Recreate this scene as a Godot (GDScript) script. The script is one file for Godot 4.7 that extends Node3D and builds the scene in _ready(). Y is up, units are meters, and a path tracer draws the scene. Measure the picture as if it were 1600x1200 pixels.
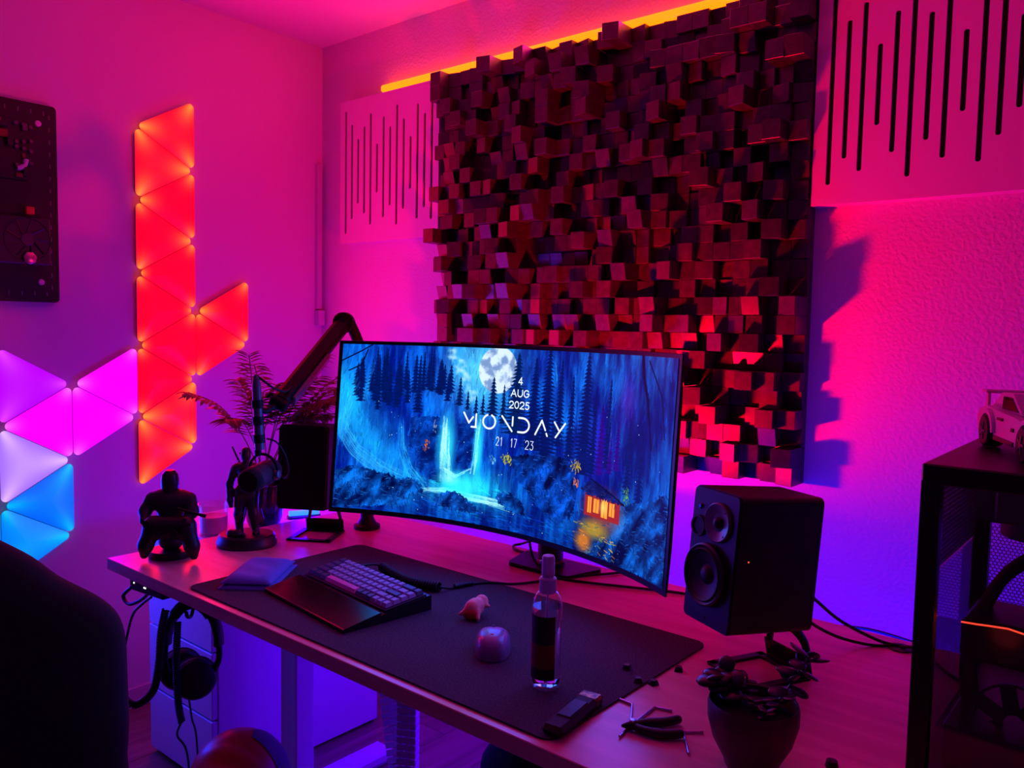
extends Node3D
# ---------------------------------------------------------------- helpers
var mats := {}
var taken := {}
var rng := RandomNumberGenerator.new()
const DESK := 0.731
# linear colour and strength of each kind of light
const LIGHT := {
	"strip_up": Vector3(0.025, 0, 0.001), "strip_out": Vector3(0.24, 0, 0.07), "desk_back": Vector3(0.0, 0, 0.66), "desk_down": Vector3(0.12, 0, 2.1), "ring": Vector3(0.17, 0, 0.02), "ring_up": Vector3(2.0, 0, 0.02), "puck": Vector3(0.003, 0, 0.15), "screen": Vector3(0.012, 0.016, 0.20),
	"red": Vector3(0.078, 0, 0.002), "magenta": Vector3(0.03, 0, 0.05), "violet": Vector3(0.015, 0, 0.06), "lavender": Vector3(0.02, 0.002, 0.08), "blue": Vector3(0, 0.003, 0.26), "azure": Vector3(0, 0.004, 0.24)}

func S() -> SurfaceTool:
	var st := SurfaceTool.new()
	st.begin(Mesh.PRIMITIVE_TRIANGLES)
	st.set_smooth_group(-1)
	return st

func tri(st: SurfaceTool, a: Vector3, b: Vector3, c: Vector3) -> void:   # a b c counter-clockwise seen from outside
	st.add_vertex(a); st.add_vertex(c); st.add_vertex(b)

func quad(st: SurfaceTool, a: Vector3, b: Vector3, c: Vector3, d: Vector3) -> void:
	tri(st, a, b, c); tri(st, a, c, d)

func facet(st: SurfaceTool, p: Array, mid: Vector3) -> void:   # a flat face of a convex body round mid
	var n: Vector3 = (p[1] - p[0]).cross(p[2] - p[0])
	var c := Vector3.ZERO
	for q in p: c += q
	c /= p.size()
	if n.dot(c - mid) < 0.0: p.reverse()
	for i in range(1, p.size() - 1): tri(st, p[0], p[i], p[i + 1])

func cbox(st: SurfaceTool, xf: Transform3D, size: Vector3, b := 0.0) -> void:   # box with chamfered edges
	st.set_smooth_group(-1)
	var h := size / 2.0
	b = minf(b, minf(h.x, minf(h.y, h.z)) * 0.98)
	var mid := xf.origin
	var P := func(s: Vector3, ax: int) -> Vector3:
		var v := Vector3(s.x * (h.x - b), s.y * (h.y - b), s.z * (h.z - b))
		v[ax] = s[ax] * h[ax]
		return xf * v
	for ax in 3:
		var u := (ax + 1) % 3
		var w := (ax + 2) % 3
		for sg in [-1.0, 1.0]:
			var pts := []
			for k in [[-1, -1], [1, -1], [1, 1], [-1, 1]]:
				var s := Vector3.ZERO
				s[ax] = sg; s[u] = k[0]; s[w] = k[1]
				pts.append(P.call(s, ax))
			facet(st, pts, mid)
	if b <= 0.0: return
	for ax in 3:   # edges that run along ax
		var u := (ax + 1) % 3
		var w := (ax + 2) % 3
		for k in [[-1, -1], [1, -1], [1, 1], [-1, 1]]:
			var s0 := Vector3.ZERO
			s0[ax] = -1.0; s0[u] = k[0]; s0[w] = k[1]
			var s1 := s0
			s1[ax] = 1.0
			facet(st, [P.call(s0, u), P.call(s1, u), P.call(s1, w), P.call(s0, w)], mid)
	for x in [-1, 1]:
		for y in [-1, 1]:
			for z in [-1, 1]:
				var s := Vector3(x, y, z)
				facet(st, [P.call(s, 0), P.call(s, 1), P.call(s, 2)], mid)

func bx(st: SurfaceTool, x: float, y: float, z: float, sx: float, sy: float, sz: float, b := 0.0) -> void:
	cbox(st, Transform3D(Basis(), Vector3(x, y, z)), Vector3(sx, sy, sz), b)

func lathe(st: SurfaceTool, xf: Transform3D, prof: Array, n := 24) -> void:   # prof: [radius, height] from bottom to top
	var grp := 7
	for i in prof.size() - 1:
		var a: Array = prof[i]
		var c: Array = prof[i + 1]
		if i > 0:
			var d0 := Vector2(a[0] - prof[i - 1][0], a[1] - prof[i - 1][1])
			var d1 := Vector2(c[0] - a[0], c[1] - a[1])
			if absf(d0.angle_to(d1)) > 0.62: grp += 1
		st.set_smooth_group(grp)
		for k in n:
			var t0 := TAU * k / n
			var t1 := TAU * (k + 1) / n
			var p := xf * Vector3(a[0] * cos(t0), a[1], -a[0] * sin(t0))
			var q := xf * Vector3(a[0] * cos(t1), a[1], -a[0] * sin(t1))
			var r := xf * Vector3(c[0] * cos(t1), c[1], -c[0] * sin(t1))
			var s := xf * Vector3(c[0] * cos(t0), c[1], -c[0] * sin(t0))
			if a[0] > 1e-6: tri(st, p, q, r)
			if c[0] > 1e-6: tri(st, p, r, s)
	st.set_smooth_group(-1)

func smooth_path(pts: Array, per := 6) -> Array:
	var out := []
	for i in pts.size() - 1:
		var p0: Vector3 = pts[maxi(i - 1, 0)]
		var p1: Vector3 = pts[i]
		var p2: Vector3 = pts[i + 1]
		var p3: Vector3 = pts[mini(i + 2, pts.size() - 1)]
		for k in per:
			out.append(p1.cubic_interpolate(p2, p0, p3, float(k) / per))
	out.append(pts[-1])
	return out

func tube(st: SurfaceTool, pts: Array, rad, n := 8, flat := 1.0) -> void:   # rad: number or one for each point; flat squeezes the section
	st.set_smooth_group(3)
	var side := Vector3.ZERO
	var rings := []
	for i in pts.size():
		var d: Vector3 = (pts[mini(i + 1, pts.size() - 1)] - pts[maxi(i - 1, 0)]).normalized()
		if i == 0:
			side = d.cross(Vector3.UP if absf(d.y) < 0.9 else Vector3.RIGHT).normalized()
		else:
			side = (side - d * side.dot(d)).normalized()
		var up := side.cross(d).normalized()
		var r: float = rad[i] if rad is Array else rad
		var ring := []
		for k in n:
			var t := TAU * k / n
			ring.append(pts[i] + side * (cos(t) * r) + up * (sin(t) * r * flat))
		rings.append(ring)
	for i in rings.size() - 1:
		for k in n:
			var j := (k + 1) % n
			quad(st, rings[i][k], rings[i][j], rings[i + 1][j], rings[i + 1][k])
	st.set_smooth_group(-1)
	for k in range(1, n - 1):
		tri(st, rings[0][0], rings[0][k + 1], rings[0][k])
		tri(st, rings[-1][0], rings[-1][k], rings[-1][k + 1])

func coil(st: SurfaceTool, pts: Array, rad: float, wire: float, pitch: float) -> void:   # a coiled cable along a path
	var c := Curve3D.new()
	c.bake_interval = 0.004
	for p in smooth_path(pts, 6): c.add_point(p)
	var len := c.get_baked_length()
	var steps := int(len / pitch * 9.0)
	var out := []
	for i in steps + 1:
		var off := len * i / steps
		var p := c.sample_baked(off)
		var d := (c.sample_baked(minf(off + 0.004, len)) - c.sample_baked(maxf(off - 0.004, 0.0))).normalized()
		var a := d.cross(Vector3(0.31, 0.2, 0.93)).normalized()
		var b := a.cross(d)
		var t := TAU * off / pitch
		out.append(p + a * (cos(t) * rad) + b * (sin(t) * rad))
	tube(st, out, wire, 5)

func ball(st: SurfaceTool, xf: Transform3D, n := 20, m := 12) -> void:   # unit sphere under xf
	st.set_smooth_group(5)
	for i in m:
		var a0 := PI * i / m - PI / 2.0
		var a1 := PI * (i + 1) / m - PI / 2.0
		for k in n:
			var t0 := TAU * k / n
			var t1 := TAU * (k + 1) / n
			var p := xf * Vector3(cos(a0) * cos(t0), sin(a0), -cos(a0) * sin(t0))
			var q := xf * Vector3(cos(a0) * cos(t1), sin(a0), -cos(a0) * sin(t1))
			var r := xf * Vector3(cos(a1) * cos(t1), sin(a1), -cos(a1) * sin(t1))
			var s := xf * Vector3(cos(a1) * cos(t0), sin(a1), -cos(a1) * sin(t0))
			if i > 0: tri(st, p, q, r)
			if i < m - 1: tri(st, p, r, s)
	st.set_smooth_group(-1)

func at(x: float, y: float, z: float, yaw := 0.0, pitch := 0.0, roll := 0.0) -> Transform3D:   # degrees
	return Transform3D(Basis.from_euler(Vector3(deg_to_rad(pitch), deg_to_rad(yaw), deg_to_rad(roll))), Vector3(x, y, z))

func prism(st: SurfaceTool, xf: Transform3D, poly: Array, z0: float, z1: float, round_side := false) -> void:   # outline in xy, extruded along z
	var pv := PackedVector2Array(poly)
	if Geometry2D.is_polygon_clockwise(pv): pv.reverse()
	st.set_smooth_group(-1)
	var ix := Geometry2D.triangulate_polygon(pv)
	for i in range(0, ix.size(), 3):
		var a := pv[ix[i]]
		var b := pv[ix[i + 1]]
		var c := pv[ix[i + 2]]
		if (b - a).cross(c - a) < 0.0:
			var t := b
			b = c; c = t
		tri(st, xf * Vector3(a.x, a.y, z1), xf * Vector3(b.x, b.y, z1), xf * Vector3(c.x, c.y, z1))
		tri(st, xf * Vector3(a.x, a.y, z0), xf * Vector3(c.x, c.y, z0), xf * Vector3(b.x, b.y, z0))
	if round_side: st.set_smooth_group(9)
	for i in pv.size():
		var a := pv[i]
		var b := pv[(i + 1) % pv.size()]
		quad(st, xf * Vector3(a.x, a.y, z0), xf * Vector3(b.x, b.y, z0), xf * Vector3(b.x, b.y, z1), xf * Vector3(a.x, a.y, z1))
	st.set_smooth_group(-1)

func round_poly(pts: Array, r: float, seg := 5) -> Array:   # rounds every corner of an outline
	var out := []
	var n := pts.size()
	for i in n:
		var p: Vector2 = pts[i]
		var a: Vector2 = (pts[(i + n - 1) % n] - p).normalized()
		var b: Vector2 = (pts[(i + 1) % n] - p).normalized()
		var half := absf(a.angle_to(b)) / 2.0
		var d := r / tan(half)
		var c := p + (a + b).normalized() * (r / sin(half))
		var s := (p + a * d - c).angle()
		var e := (p + b * d - c).angle()
		var sweep := wrapf(e - s, -PI, PI)
		for k in seg + 1:
			out.append(c + Vector2.from_angle(s + sweep * k / seg) * r)
	return out

func rect(w: float, h: float) -> Array:
	return [Vector2(-w / 2, -h / 2), Vector2(w / 2, -h / 2), Vector2(w / 2, h / 2), Vector2(-w / 2, h / 2)]

# one smooth skin over tapered bones [from, to, radius, radius], by surface nets
func skin(st: SurfaceTool, bones: Array, cell: float, k: float, xf := Transform3D()) -> void:
	var lo := Vector3.INF
	var hi := -Vector3.INF
	for b in bones:
		var r: float = maxf(b[2], b[3]) + 3.0 * cell
		lo = lo.min(b[0] - Vector3.ONE * r).min(b[1] - Vector3.ONE * r)
		hi = hi.max(b[0] + Vector3.ONE * r).max(b[1] + Vector3.ONE * r)
	var nx := int((hi.x - lo.x) / cell) + 2
	var ny := int((hi.y - lo.y) / cell) + 2
	var nz := int((hi.z - lo.z) / cell) + 2
	var f := PackedFloat32Array()
	f.resize(nx * ny * nz)
	f.fill(1.0)
	for b in bones:
		var a: Vector3 = b[0]
		var d: Vector3 = b[1] - a
		var dd := maxf(d.length_squared(), 1e-9)
		var ra: float = b[2]
		var rb: float = b[3]
		var m := maxf(ra, rb) + 2.5 * cell + k
		var l := ((a.min(b[1]) - Vector3.ONE * m - lo) / cell).max(Vector3.ZERO)
		var h := (a.max(b[1]) + Vector3.ONE * m - lo) / cell
		for x in range(int(l.x), mini(int(h.x) + 1, nx)):
			for y in range(int(l.y), mini(int(h.y) + 1, ny)):
				for z in range(int(l.z), mini(int(h.z) + 1, nz)):
					var p := lo + Vector3(x, y, z) * cell
					var t := clampf((p - a).dot(d) / dd, 0.0, 1.0)
					var v := p.distance_to(a + d * t) - lerpf(ra, rb, t)
					var i := (x * ny + y) * nz + z
					var o := f[i]
					var q := clampf(0.5 + 0.5 * (o - v) / k, 0.0, 1.0)
					f[i] = lerpf(o, v, q) - k * q * (1.0 - q)
	var vert := {}
	for x in nx - 1:
		for y in ny - 1:
			for z in nz - 1:
				var i := (x * ny + y) * nz + z
				var neg := 0
				for o in 8:
					if f[i + (o & 1) * ny * nz + ((o >> 1) & 1) * nz + (o >> 2)] < 0.0: neg += 1
				if neg == 0 or neg == 8: continue
				var sum := Vector3.ZERO
				var cnt := 0
				for e in [[0, 1], [2, 3], [4, 5], [6, 7], [0, 2], [1, 3], [4, 6], [5, 7], [0, 4], [1, 5], [2, 6], [3, 7]]:
					var p: int = e[0]
					var q: int = e[1]
					var fp := f[i + (p & 1) * ny * nz + ((p >> 1) & 1) * nz + (p >> 2)]
					var fq := f[i + (q & 1) * ny * nz + ((q >> 1) & 1) * nz + (q >> 2)]
					if (fp < 0.0) != (fq < 0.0):
						var t := fp / (fp - fq)
						sum += Vector3(p & 1, (p >> 1) & 1, p >> 2).lerp(Vector3(q & 1, (q >> 1) & 1, q >> 2), t)
						cnt += 1
				vert[i] = xf * (lo + (Vector3(x, y, z) + sum / cnt) * cell)
	st.set_smooth_group(11)
	var step := [ny * nz, nz, 1]
	for x in range(1, nx - 1):
		for y in range(1, ny - 1):
			for z in range(1, nz - 1):
				var i := (x * ny + y) * nz + z
				for ax in 3:
					var j: int = i + step[ax]
					if (f[i] < 0.0) == (f[j] < 0.0): continue
					var u: int = step[(ax + 1) % 3]
					var w: int = step[(ax + 2) % 3]
					if not (vert.has(i) and vert.has(i - u) and vert.has(i - w) and vert.has(i - u - w)): continue
					if f[i] < 0.0: quad(st, vert[i - u - w], vert[i - w], vert[i], vert[i - u])
					else: quad(st, vert[i - u - w], vert[i - u], vert[i], vert[i - w])
	st.set_smooth_group(-1)

func numbered(called: String) -> String:
	if not taken.has(called):
		taken[called] = 0
		return called
	taken[called] += 1
	return "%s_%03d" % [called, taken[called]]

func tag(o: Node, label: String, category: String, group := "") -> Node:
	o.set_meta("label", label)
	o.set_meta("category", category)
	if group: o.set_meta("group", group)
	return o

func finish(st: SurfaceTool, mat: Material) -> ArrayMesh:
	st.generate_normals()
	var me := st.commit()
	me.surface_set_material(0, mat)
	return me

func put(called: String, me: Mesh, parent: Node = self, xf := Transform3D()) -> MeshInstance3D:
	var o := MeshInstance3D.new()
	o.name = numbered(called) if parent == self else called
	o.mesh = me
	o.transform = xf
	parent.add_child(o, true)
	return o

func obj(called: String, st: SurfaceTool, mat: Material, parent: Node = self, xf := Transform3D()) -> MeshInstance3D:
	return put(called, finish(st, mat), parent, xf)

func thing(called: String, label: String, category: String, xf := Transform3D(), group := "") -> Node3D:
	var o := Node3D.new()
	o.name = numbered(called)
	add_child(o)
	o.transform = xf
	tag(o, label, category, group)
	return o

func room_part(called: String, st: SurfaceTool, mat: Material) -> MeshInstance3D:
	var o := obj(called, st, mat)
	o.set_meta("kind", "structure")
	return o

func mat(called: String, col: Color, rough := 0.6, metal := 0.0, spec := 0.5) -> StandardMaterial3D:
	if mats.has(called): return mats[called]
	var m := StandardMaterial3D.new()
	m.resource_name = called
	m.albedo_color = col
	m.roughness = rough
	m.metallic = metal
	m.metallic_specular = spec
	mats[called] = m
	return m

func glow(called: String, linear: Vector3, energy := 1.0) -> StandardMaterial3D:   # linear colour of what gives off light
	if mats.has(called): return mats[called]
	var m := mat(called, Color(0.02, 0.02, 0.02), 0.6)
	var top := maxf(linear.x, maxf(linear.y, linear.z))
	m.emission_enabled = true
	m.emission = Color(linear.x / top, linear.y / top, linear.z / top).linear_to_srgb()
	m.emission_energy_multiplier = top * energy
	return m

func noise_image(seed_: int, freq: float, size: int, oct := 4, kind := FastNoiseLite.TYPE_SIMPLEX_SMOOTH) -> Image:
	var n := FastNoiseLite.new()
	n.seed = seed_
	n.noise_type = kind
	n.frequency = freq
	n.fractal_octaves = oct
	return n.get_seamless_image(size, size)

func tex(im: Image) -> ImageTexture:
	return ImageTexture.create_from_image(im)

func tinted(im: Image, a: Color, b: Color, gamma := 1.0) -> Image:   # grey noise to a ramp between two colours
	var out := Image.create_empty(im.get_width(), im.get_height(), false, Image.FORMAT_RGB8)
	for y in im.get_height():
		for x in im.get_width():
			out.set_pixel(x, y, a.lerp(b, pow(im.get_pixel(x, y).r, gamma)))
	return out

func triplanar(m: StandardMaterial3D, scale: Vector3, world := true) -> void:
	m.uv1_triplanar = true
	m.uv1_world_triplanar = world
	m.uv1_scale = scale

func area(called: String, xf: Transform3D, size: Vector2, col: Vector3, energy: float) -> AreaLight3D:   # shines along its own -z
	var l := AreaLight3D.new()
	l.name = called
	l.area_size = size
	var top := maxf(maxf(col.x, maxf(col.y, col.z)), 1e-9)
	l.light_color = Color(col.x / top, col.y / top, col.z / top).linear_to_srgb()
	l.light_energy = energy * top
	l.area_range = 8.0
	l.shadow_enabled = true
	add_child(l, true)
	l.transform = xf
	return l

func lamp(called: String, p: Vector3, size: float, col: Vector3, energy: float) -> OmniLight3D:
	var l := OmniLight3D.new()
	l.name = called
	l.light_size = size
	var top := maxf(maxf(col.x, maxf(col.y, col.z)), 1e-9)
	l.light_color = Color(col.x / top, col.y / top, col.z / top).linear_to_srgb()
	l.light_energy = energy * top
	l.omni_range = 8.0
	l.omni_attenuation = 2.0
	l.shadow_enabled = true
	add_child(l, true)
	l.position = p
	return l

# ---------------------------------------------------------------- the picture on the screen
func stroke(im: Image, a: Vector2, b: Vector2, w: float, col: Color, alpha := 1.0) -> void:
	var lo := a.min(b) - Vector2.ONE * (w + 1.0)
	var hi := a.max(b) + Vector2.ONE * (w + 1.0)
	var d := b - a
	var dd := maxf(d.length_squared(), 1e-6)
	for y in range(maxi(int(lo.y), 0), mini(int(hi.y) + 1, im.get_height())):
		for x in range(maxi(int(lo.x), 0), mini(int(hi.x) + 1, im.get_width())):
			var p := Vector2(x, y)
			var t := clampf((p - a).dot(d) / dd, 0.0, 1.0)
			var c := clampf(w / 2.0 + 0.5 - p.distance_to(a + d * t), 0.0, 1.0) * alpha
			if c > 0.0: im.set_pixel(x, y, im.get_pixel(x, y).lerp(col, c))

func strokes(im: Image, at_: Vector2, size: Vector2, lines: Array, w: float, col: Color) -> void:   # polylines in a unit box
	for l in lines:
		for i in l.size() - 1:
			stroke(im, at_ + l[i] * size, at_ + l[i + 1] * size, w, col)

func arc(c: Vector2, r: Vector2, from: float, to: float) -> Array:
	var out := []
	for i in 17:
		var t := deg_to_rad(lerpf(from, to, i / 16.0))
		out.append(c + Vector2(cos(t) * r.x, sin(t) * r.y))
	return out

func blob(im: Image, c: Vector2, r: Vector2, col: Color, alpha: float, hard := 1.0) -> void:
	for y in range(maxi(int(c.y - r.y), 0), mini(int(c.y + r.y) + 1, im.get_height())):
		for x in range(maxi(int(c.x - r.x), 0), mini(int(c.x + r.x) + 1, im.get_width())):
			var q := 1.0 - ((Vector2(x, y) - c) / r).length()
			if q > 0.0: im.set_pixel(x, y, im.get_pixel(x, y).lerp(col, alpha * clampf(q * hard, 0.0, 1.0)))

func pine(im: Image, cx: float, top: float, base: float, hw: float, col: Color) -> void:
	var layers := maxf(5.0, (base - top) / 11.0)
	hw *= 1.45
	for y in range(maxi(int(top), 0), mini(int(base), im.get_height())):
		var t := (y - top) / (base - top)
		var tier := fposmod(t * layers, 1.0)
		var w := hw * (0.05 + 0.95 * pow(t, 0.8)) * (0.25 + 0.75 * tier)
		var l := w * rng.randf_range(0.65, 1.1)
		var r := w * rng.randf_range(0.65, 1.1)
		var k := rng.randf_range(0.75, 1.25)
		var x0 := maxi(int(cx - l), 0)
		var x1 := mini(int(cx + r) + 1, im.get_width())
		if x1 > x0: im.fill_rect(Rect2i(x0, y, x1 - x0, 1), Color(col.r * k, col.g * k, col.b * k))

func rock(im: Image, poly: Array, dark: Color, light: Color, W: float, H: float) -> void:
	var pv := PackedVector2Array()
	var lo := Vector2.INF
	var hi := -Vector2.INF
	for p in poly:
		var q := Vector2(p[0] * W, p[1] * H)
		pv.append(q)
		lo = lo.min(q); hi = hi.max(q)
	var n := FastNoiseLite.new()
	n.seed = 31
	n.noise_type = FastNoiseLite.TYPE_CELLULAR
	n.cellular_return_type = FastNoiseLite.RETURN_CELL_VALUE
	n.frequency = 0.028
	n.domain_warp_enabled = true
	n.domain_warp_amplitude = 16.0
	var g := FastNoiseLite.new()
	g.seed = 32
	g.frequency = 0.014
	g.fractal_octaves = 3
	for y in range(maxi(int(lo.y), 0), mini(int(hi.y) + 1, im.get_height())):
		for x in range(maxi(int(lo.x), 0), mini(int(hi.x) + 1, im.get_width())):
			if Geometry2D.is_point_in_polygon(Vector2(x, y) + Vector2(g.get_noise_2d(x * 5.0, y * 5.0), g.get_noise_2d(y * 5.0, x * 5.0)) * 10.0, pv):
				var v := clampf(0.42 + 0.34 * n.get_noise_2d(x * 1.25 + y * 0.55, y * 0.6) + 0.7 * g.get_noise_2d(x + y * 0.6, y * 0.8), 0.0, 1.0)
				im.set_pixel(x, y, dark.lerp(light, v))
	for k in int((hi.x - lo.x) * (hi.y - lo.y) / 160.0):   # cracks and lit edges
		var p := Vector2(rng.randf_range(lo.x, hi.x), rng.randf_range(lo.y, hi.y))
		if Geometry2D.is_point_in_polygon(p, pv):
			var q := p + Vector2(rng.randf_range(-6, 14), rng.randf_range(6, 20))
			if rng.randf() < 0.55: stroke(im, p, q, rng.randf_range(1.0, 2.2), dark, 0.7)
			else: stroke(im, p, p + Vector2(rng.randf_range(5, 16), rng.randf_range(-5, 4)), rng.randf_range(1.0, 2.0), light.lightened(0.15), 0.55)

func falls(im: Image, path: Array, half: float, n: int, W: float, H: float, col: Color, alpha: float) -> void:   # streams of water along a path
	for k in n:
		var off := rng.randf_range(-1.0, 1.0)
		var s := rng.randf_range(0.0, 0.7)
		var e := s + rng.randf_range(0.15, 0.5)
		var prev := Vector2.ZERO
		for i in 13:
			var t := clampf(lerpf(s, e, i / 12.0), 0.0, 1.0) * (path.size() - 1)
			var j := mini(int(t), path.size() - 2)
			var a := Vector2(path[j][0] * W, path[j][1] * H)
			var b := Vector2(path[j + 1][0] * W, path[j + 1][1] * H)
			var p := a.lerp(b, t - j) + (b - a).normalized().orthogonal() * off * half * (0.5 + 0.5 * t / path.size())
			if i > 0: stroke(im, prev, p, rng.randf_range(1.0, 2.6), col, alpha * rng.randf_range(0.3, 1.0))
			prev = p

func paint_screen() -> ImageTexture:
	rng.seed = 5
	var w := 630
	var h := 270
	var a := FastNoiseLite.new(); a.seed = 2; a.frequency = 0.012; a.fractal_octaves = 4; a.domain_warp_enabled = true; a.domain_warp_amplitude = 25.0
	var b := FastNoiseLite.new(); b.seed = 9; b.frequency = 0.045; b.fractal_octaves = 3
	var im := Image.create_empty(w, h, false, Image.FORMAT_RGB8)
	for y in h:
		for x in w:
			var u := float(x) / w
			var v := float(y) / h
			var n := a.get_noise_2d(x, y * 0.6)
			var stripe := b.get_noise_2d(x * 1.5, y * 0.22)
			var t := clampf(0.36 + 0.85 * n + 0.55 * stripe, 0.0, 1.0)
			var c := Vector3(0.0, 0.07, 0.50).lerp(Vector3(0.03, 0.46, 1.0), t)
			var sky := exp(-pow((u - 0.40) / 0.105, 2.0) - pow((v - 0.10) / 0.26, 2.0))
			c = c.lerp(Vector3(0.32, 0.80, 1.0), clampf(sky * (0.9 + 0.5 * n), 0.0, 1.0))
			var pool := exp(-pow((u - 0.38) / 0.12, 2.0) - pow((v - 0.80) / 0.11, 2.0))
			c = c.lerp(Vector3(0.10, 0.85, 1.0), clampf(pool * (0.8 + 0.6 * stripe), 0.0, 1.0))
			var mist := exp(-pow((v - 0.30 - u * 2.3) / 0.22, 2.0)) * clampf(1.0 - u * 3.4, 0.0, 1.0)
			c = c.lerp(Vector3(0.08, 0.68, 1.0), clampf(mist * (0.95 + 0.7 * n), 0.0, 0.95))
			var deep := clampf((u - 0.52) / 0.3, 0.0, 1.0) * 0.2 + clampf((v - 0.8) * 2.0, 0.0, 0.15)
			c *= 1.0 - deep
			var violet := exp(-pow((u - 0.76) / 0.05, 2.0) - pow((v - 0.46) / 0.15, 2.0))
			c = c.lerp(Vector3(0.20, 0.02, 0.80), violet * 0.6)
			var rose := exp(-pow((u - 0.845) / 0.03, 2.0) - pow((v - 0.21) / 0.12, 2.0))
			c = c.lerp(Vector3(0.38, 0.08, 0.65), rose * 0.55)
			im.set_pixel(x, y, Color(c.x, c.y, c.z))
	im.resize(1260, 540, Image.INTERPOLATE_CUBIC)
	var W := 1260.0
	var H := 540.0
	# brush marks that follow the cliffs and the water
	for k in 3800:
		var p := Vector2(rng.randf() * W, rng.randf() * H)
		var c := im.get_pixel(int(p.x), int(p.y))
		var k2 := rng.randf_range(0.55, 1.55)
		var d := Vector2(rng.randf_range(-0.5, 0.35), 1.0) if p.y < 420.0 else Vector2(1.0, rng.randf_range(-0.2, 0.5))
		stroke(im, p, p + d * rng.randf_range(8, 30), rng.randf_range(1.2, 3.5), Color(c.r * k2, minf(c.g * k2, 1), minf(c.b * k2, 1)), 0.6)
	# moon and clouds
	var mc := Vector2(0.442 * W, 0.12 * H)
	for y in range(0, 150):
		for x in range(450, 660):
			var q := Vector2(x, y).distance_to(mc)
			if q < 72.0:
				var n := a.get_noise_2d(x * 1.6 + 300, y * 1.6)
				im.set_pixel(x, y, im.get_pixel(x, y).lerp(Color(0.86, 0.93, 1.0).lerp(Color(0.48, 0.58, 0.78), clampf(n * 2.2 + 0.3, 0, 1)), clampf((72.0 - q) / 2.0, 0, 0.95)))
	for k in 60:
		var t := rng.randf()
		blob(im, Vector2(lerpf(0.31, 0.375, t) * W + rng.randf_range(-16, 16), lerpf(0.03, 0.30, t) * H + rng.randf_range(-14, 14)), Vector2(rng.randf_range(6, 17), rng.randf_range(5, 12)), Color(0.72, 0.93, 1.0), 0.5)
	# far and near pines
	for k in 34:
		pine(im, rng.randf_range(0.02, 0.31) * W, rng.randf_range(0.0, 0.16) * H, rng.randf_range(0.24, 0.40) * H, rng.randf_range(9, 17), Color(0.0, 0.08, 0.36))
	for p in [[0.336, 0.17, 0.34, 13], [0.36, 0.25, 0.36, 9], [0.385, 0.27, 0.38, 9], [0.405, 0.26, 0.38, 9], [0.433, 0.16, 0.38, 22], [0.465, 0.2, 0.42, 14], [0.503, 0.02, 0.47, 46]]:
		pine(im, p[0] * W, p[1] * H, p[2] * H, p[3], Color(0.0, 0.10, 0.34))
	for p in [[0.556, 0.04, 0.54, 34], [0.596, -0.03, 0.56, 44], [0.635, 0.04, 0.5, 22], [0.672, 0.12, 0.55, 20], [0.716, -0.01, 0.62, 42], [0.745, 0.2, 0.6, 18], [0.79, 0.12, 0.56, 18], [0.86, 0.30, 0.66, 17], [0.9, 0.38, 0.68, 15]]:
		pine(im, p[0] * W, p[1] * H, p[2] * H, p[3], Color(0.0, 0.07, 0.36))
	for p in [[0.769, 0.24, 0.60, 17], [0.80, 0.36, 0.58, 12], [0.822, 0.29, 0.56, 14]]:
		pine(im, p[0] * W, p[1] * H, p[2] * H, p[3], Color(0.16, 0.02, 0.48))
	# water
	falls(im, [[0.055, 0.2], [0.02, 0.4], [0.012, 0.52], [0.05, 0.64], [0.115, 0.74], [0.18, 0.80], [0.275, 0.85]], 34.0, 120, W, H, Color(0.25, 0.80, 1.0), 0.3)
	falls(im, [[0.175, 0.44], [0.18, 0.6], [0.205, 0.74], [0.25, 0.84]], 22.0, 46, W, H, Color(0.2, 0.80, 1.0), 0.4)
	falls(im, [[0.09, 0.08], [0.07, 0.28], [0.06, 0.4]], 16.0, 16, W, H, Color(0.15, 0.6, 1.0), 0.35)
	falls(im, [[0.61, 0.02], [0.62, 0.2]], 7.0, 8, W, H, Color(0.2, 0.7, 1.0), 0.4)
	falls(im, [[0.81, 0.06], [0.80, 0.3], [0.795, 0.5]], 16.0, 16, W, H, Color(0.1, 0.5, 1.0), 0.3)
	rock(im, [[0.20, 0.42], [0.285, 0.41], [0.285, 0.64], [0.30, 0.80], [0.24, 0.76], [0.2, 0.62]], Color(0.0, 0.07, 0.36), Color(0.02, 0.34, 0.85), W, H)
	rock(im, [[0.335, 0.44], [0.385, 0.41], [0.388, 0.62], [0.365, 0.70], [0.335, 0.66]], Color(0.0, 0.08, 0.40), Color(0.03, 0.36, 0.85), W, H)
	for x in [0.306, 0.398]:
		blob(im, Vector2(x * W, 0.58 * H), Vector2(44 if x < 0.35 else 24, 130), Color(0.15, 0.88, 1.0), 0.9, 1.5)
	falls(im, [[0.30, 0.40], [0.302, 0.6], [0.312, 0.78]], 26.0, 90, W, H, Color(0.75, 1.0, 1.0), 0.55)
	falls(im, [[0.397, 0.40], [0.394, 0.6], [0.388, 0.72]], 12.0, 40, W, H, Color(0.6, 0.98, 1.0), 0.55)
	falls(im, [[0.29, 0.70], [0.34, 0.75], [0.385, 0.70]], 10.0, 30, W, H, Color(0.7, 1.0, 1.0), 0.6)
	falls(im, [[0.23, 0.85], [0.31, 0.835], [0.39, 0.855], [0.46, 0.862], [0.52, 0.872]], 16.0, 110, W, H, Color(0.7, 1.0, 1.0), 0.5)
	blob(im, Vector2(0.355 * W, 0.80 * H), Vector2(120, 56), Color(0.2, 0.95, 1.0), 0.9, 1.4)
	blob(im, Vector2(0.32 * W, 0.76 * H), Vector2(44, 26), Color(0.8, 1.0, 1.0), 0.6)
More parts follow.
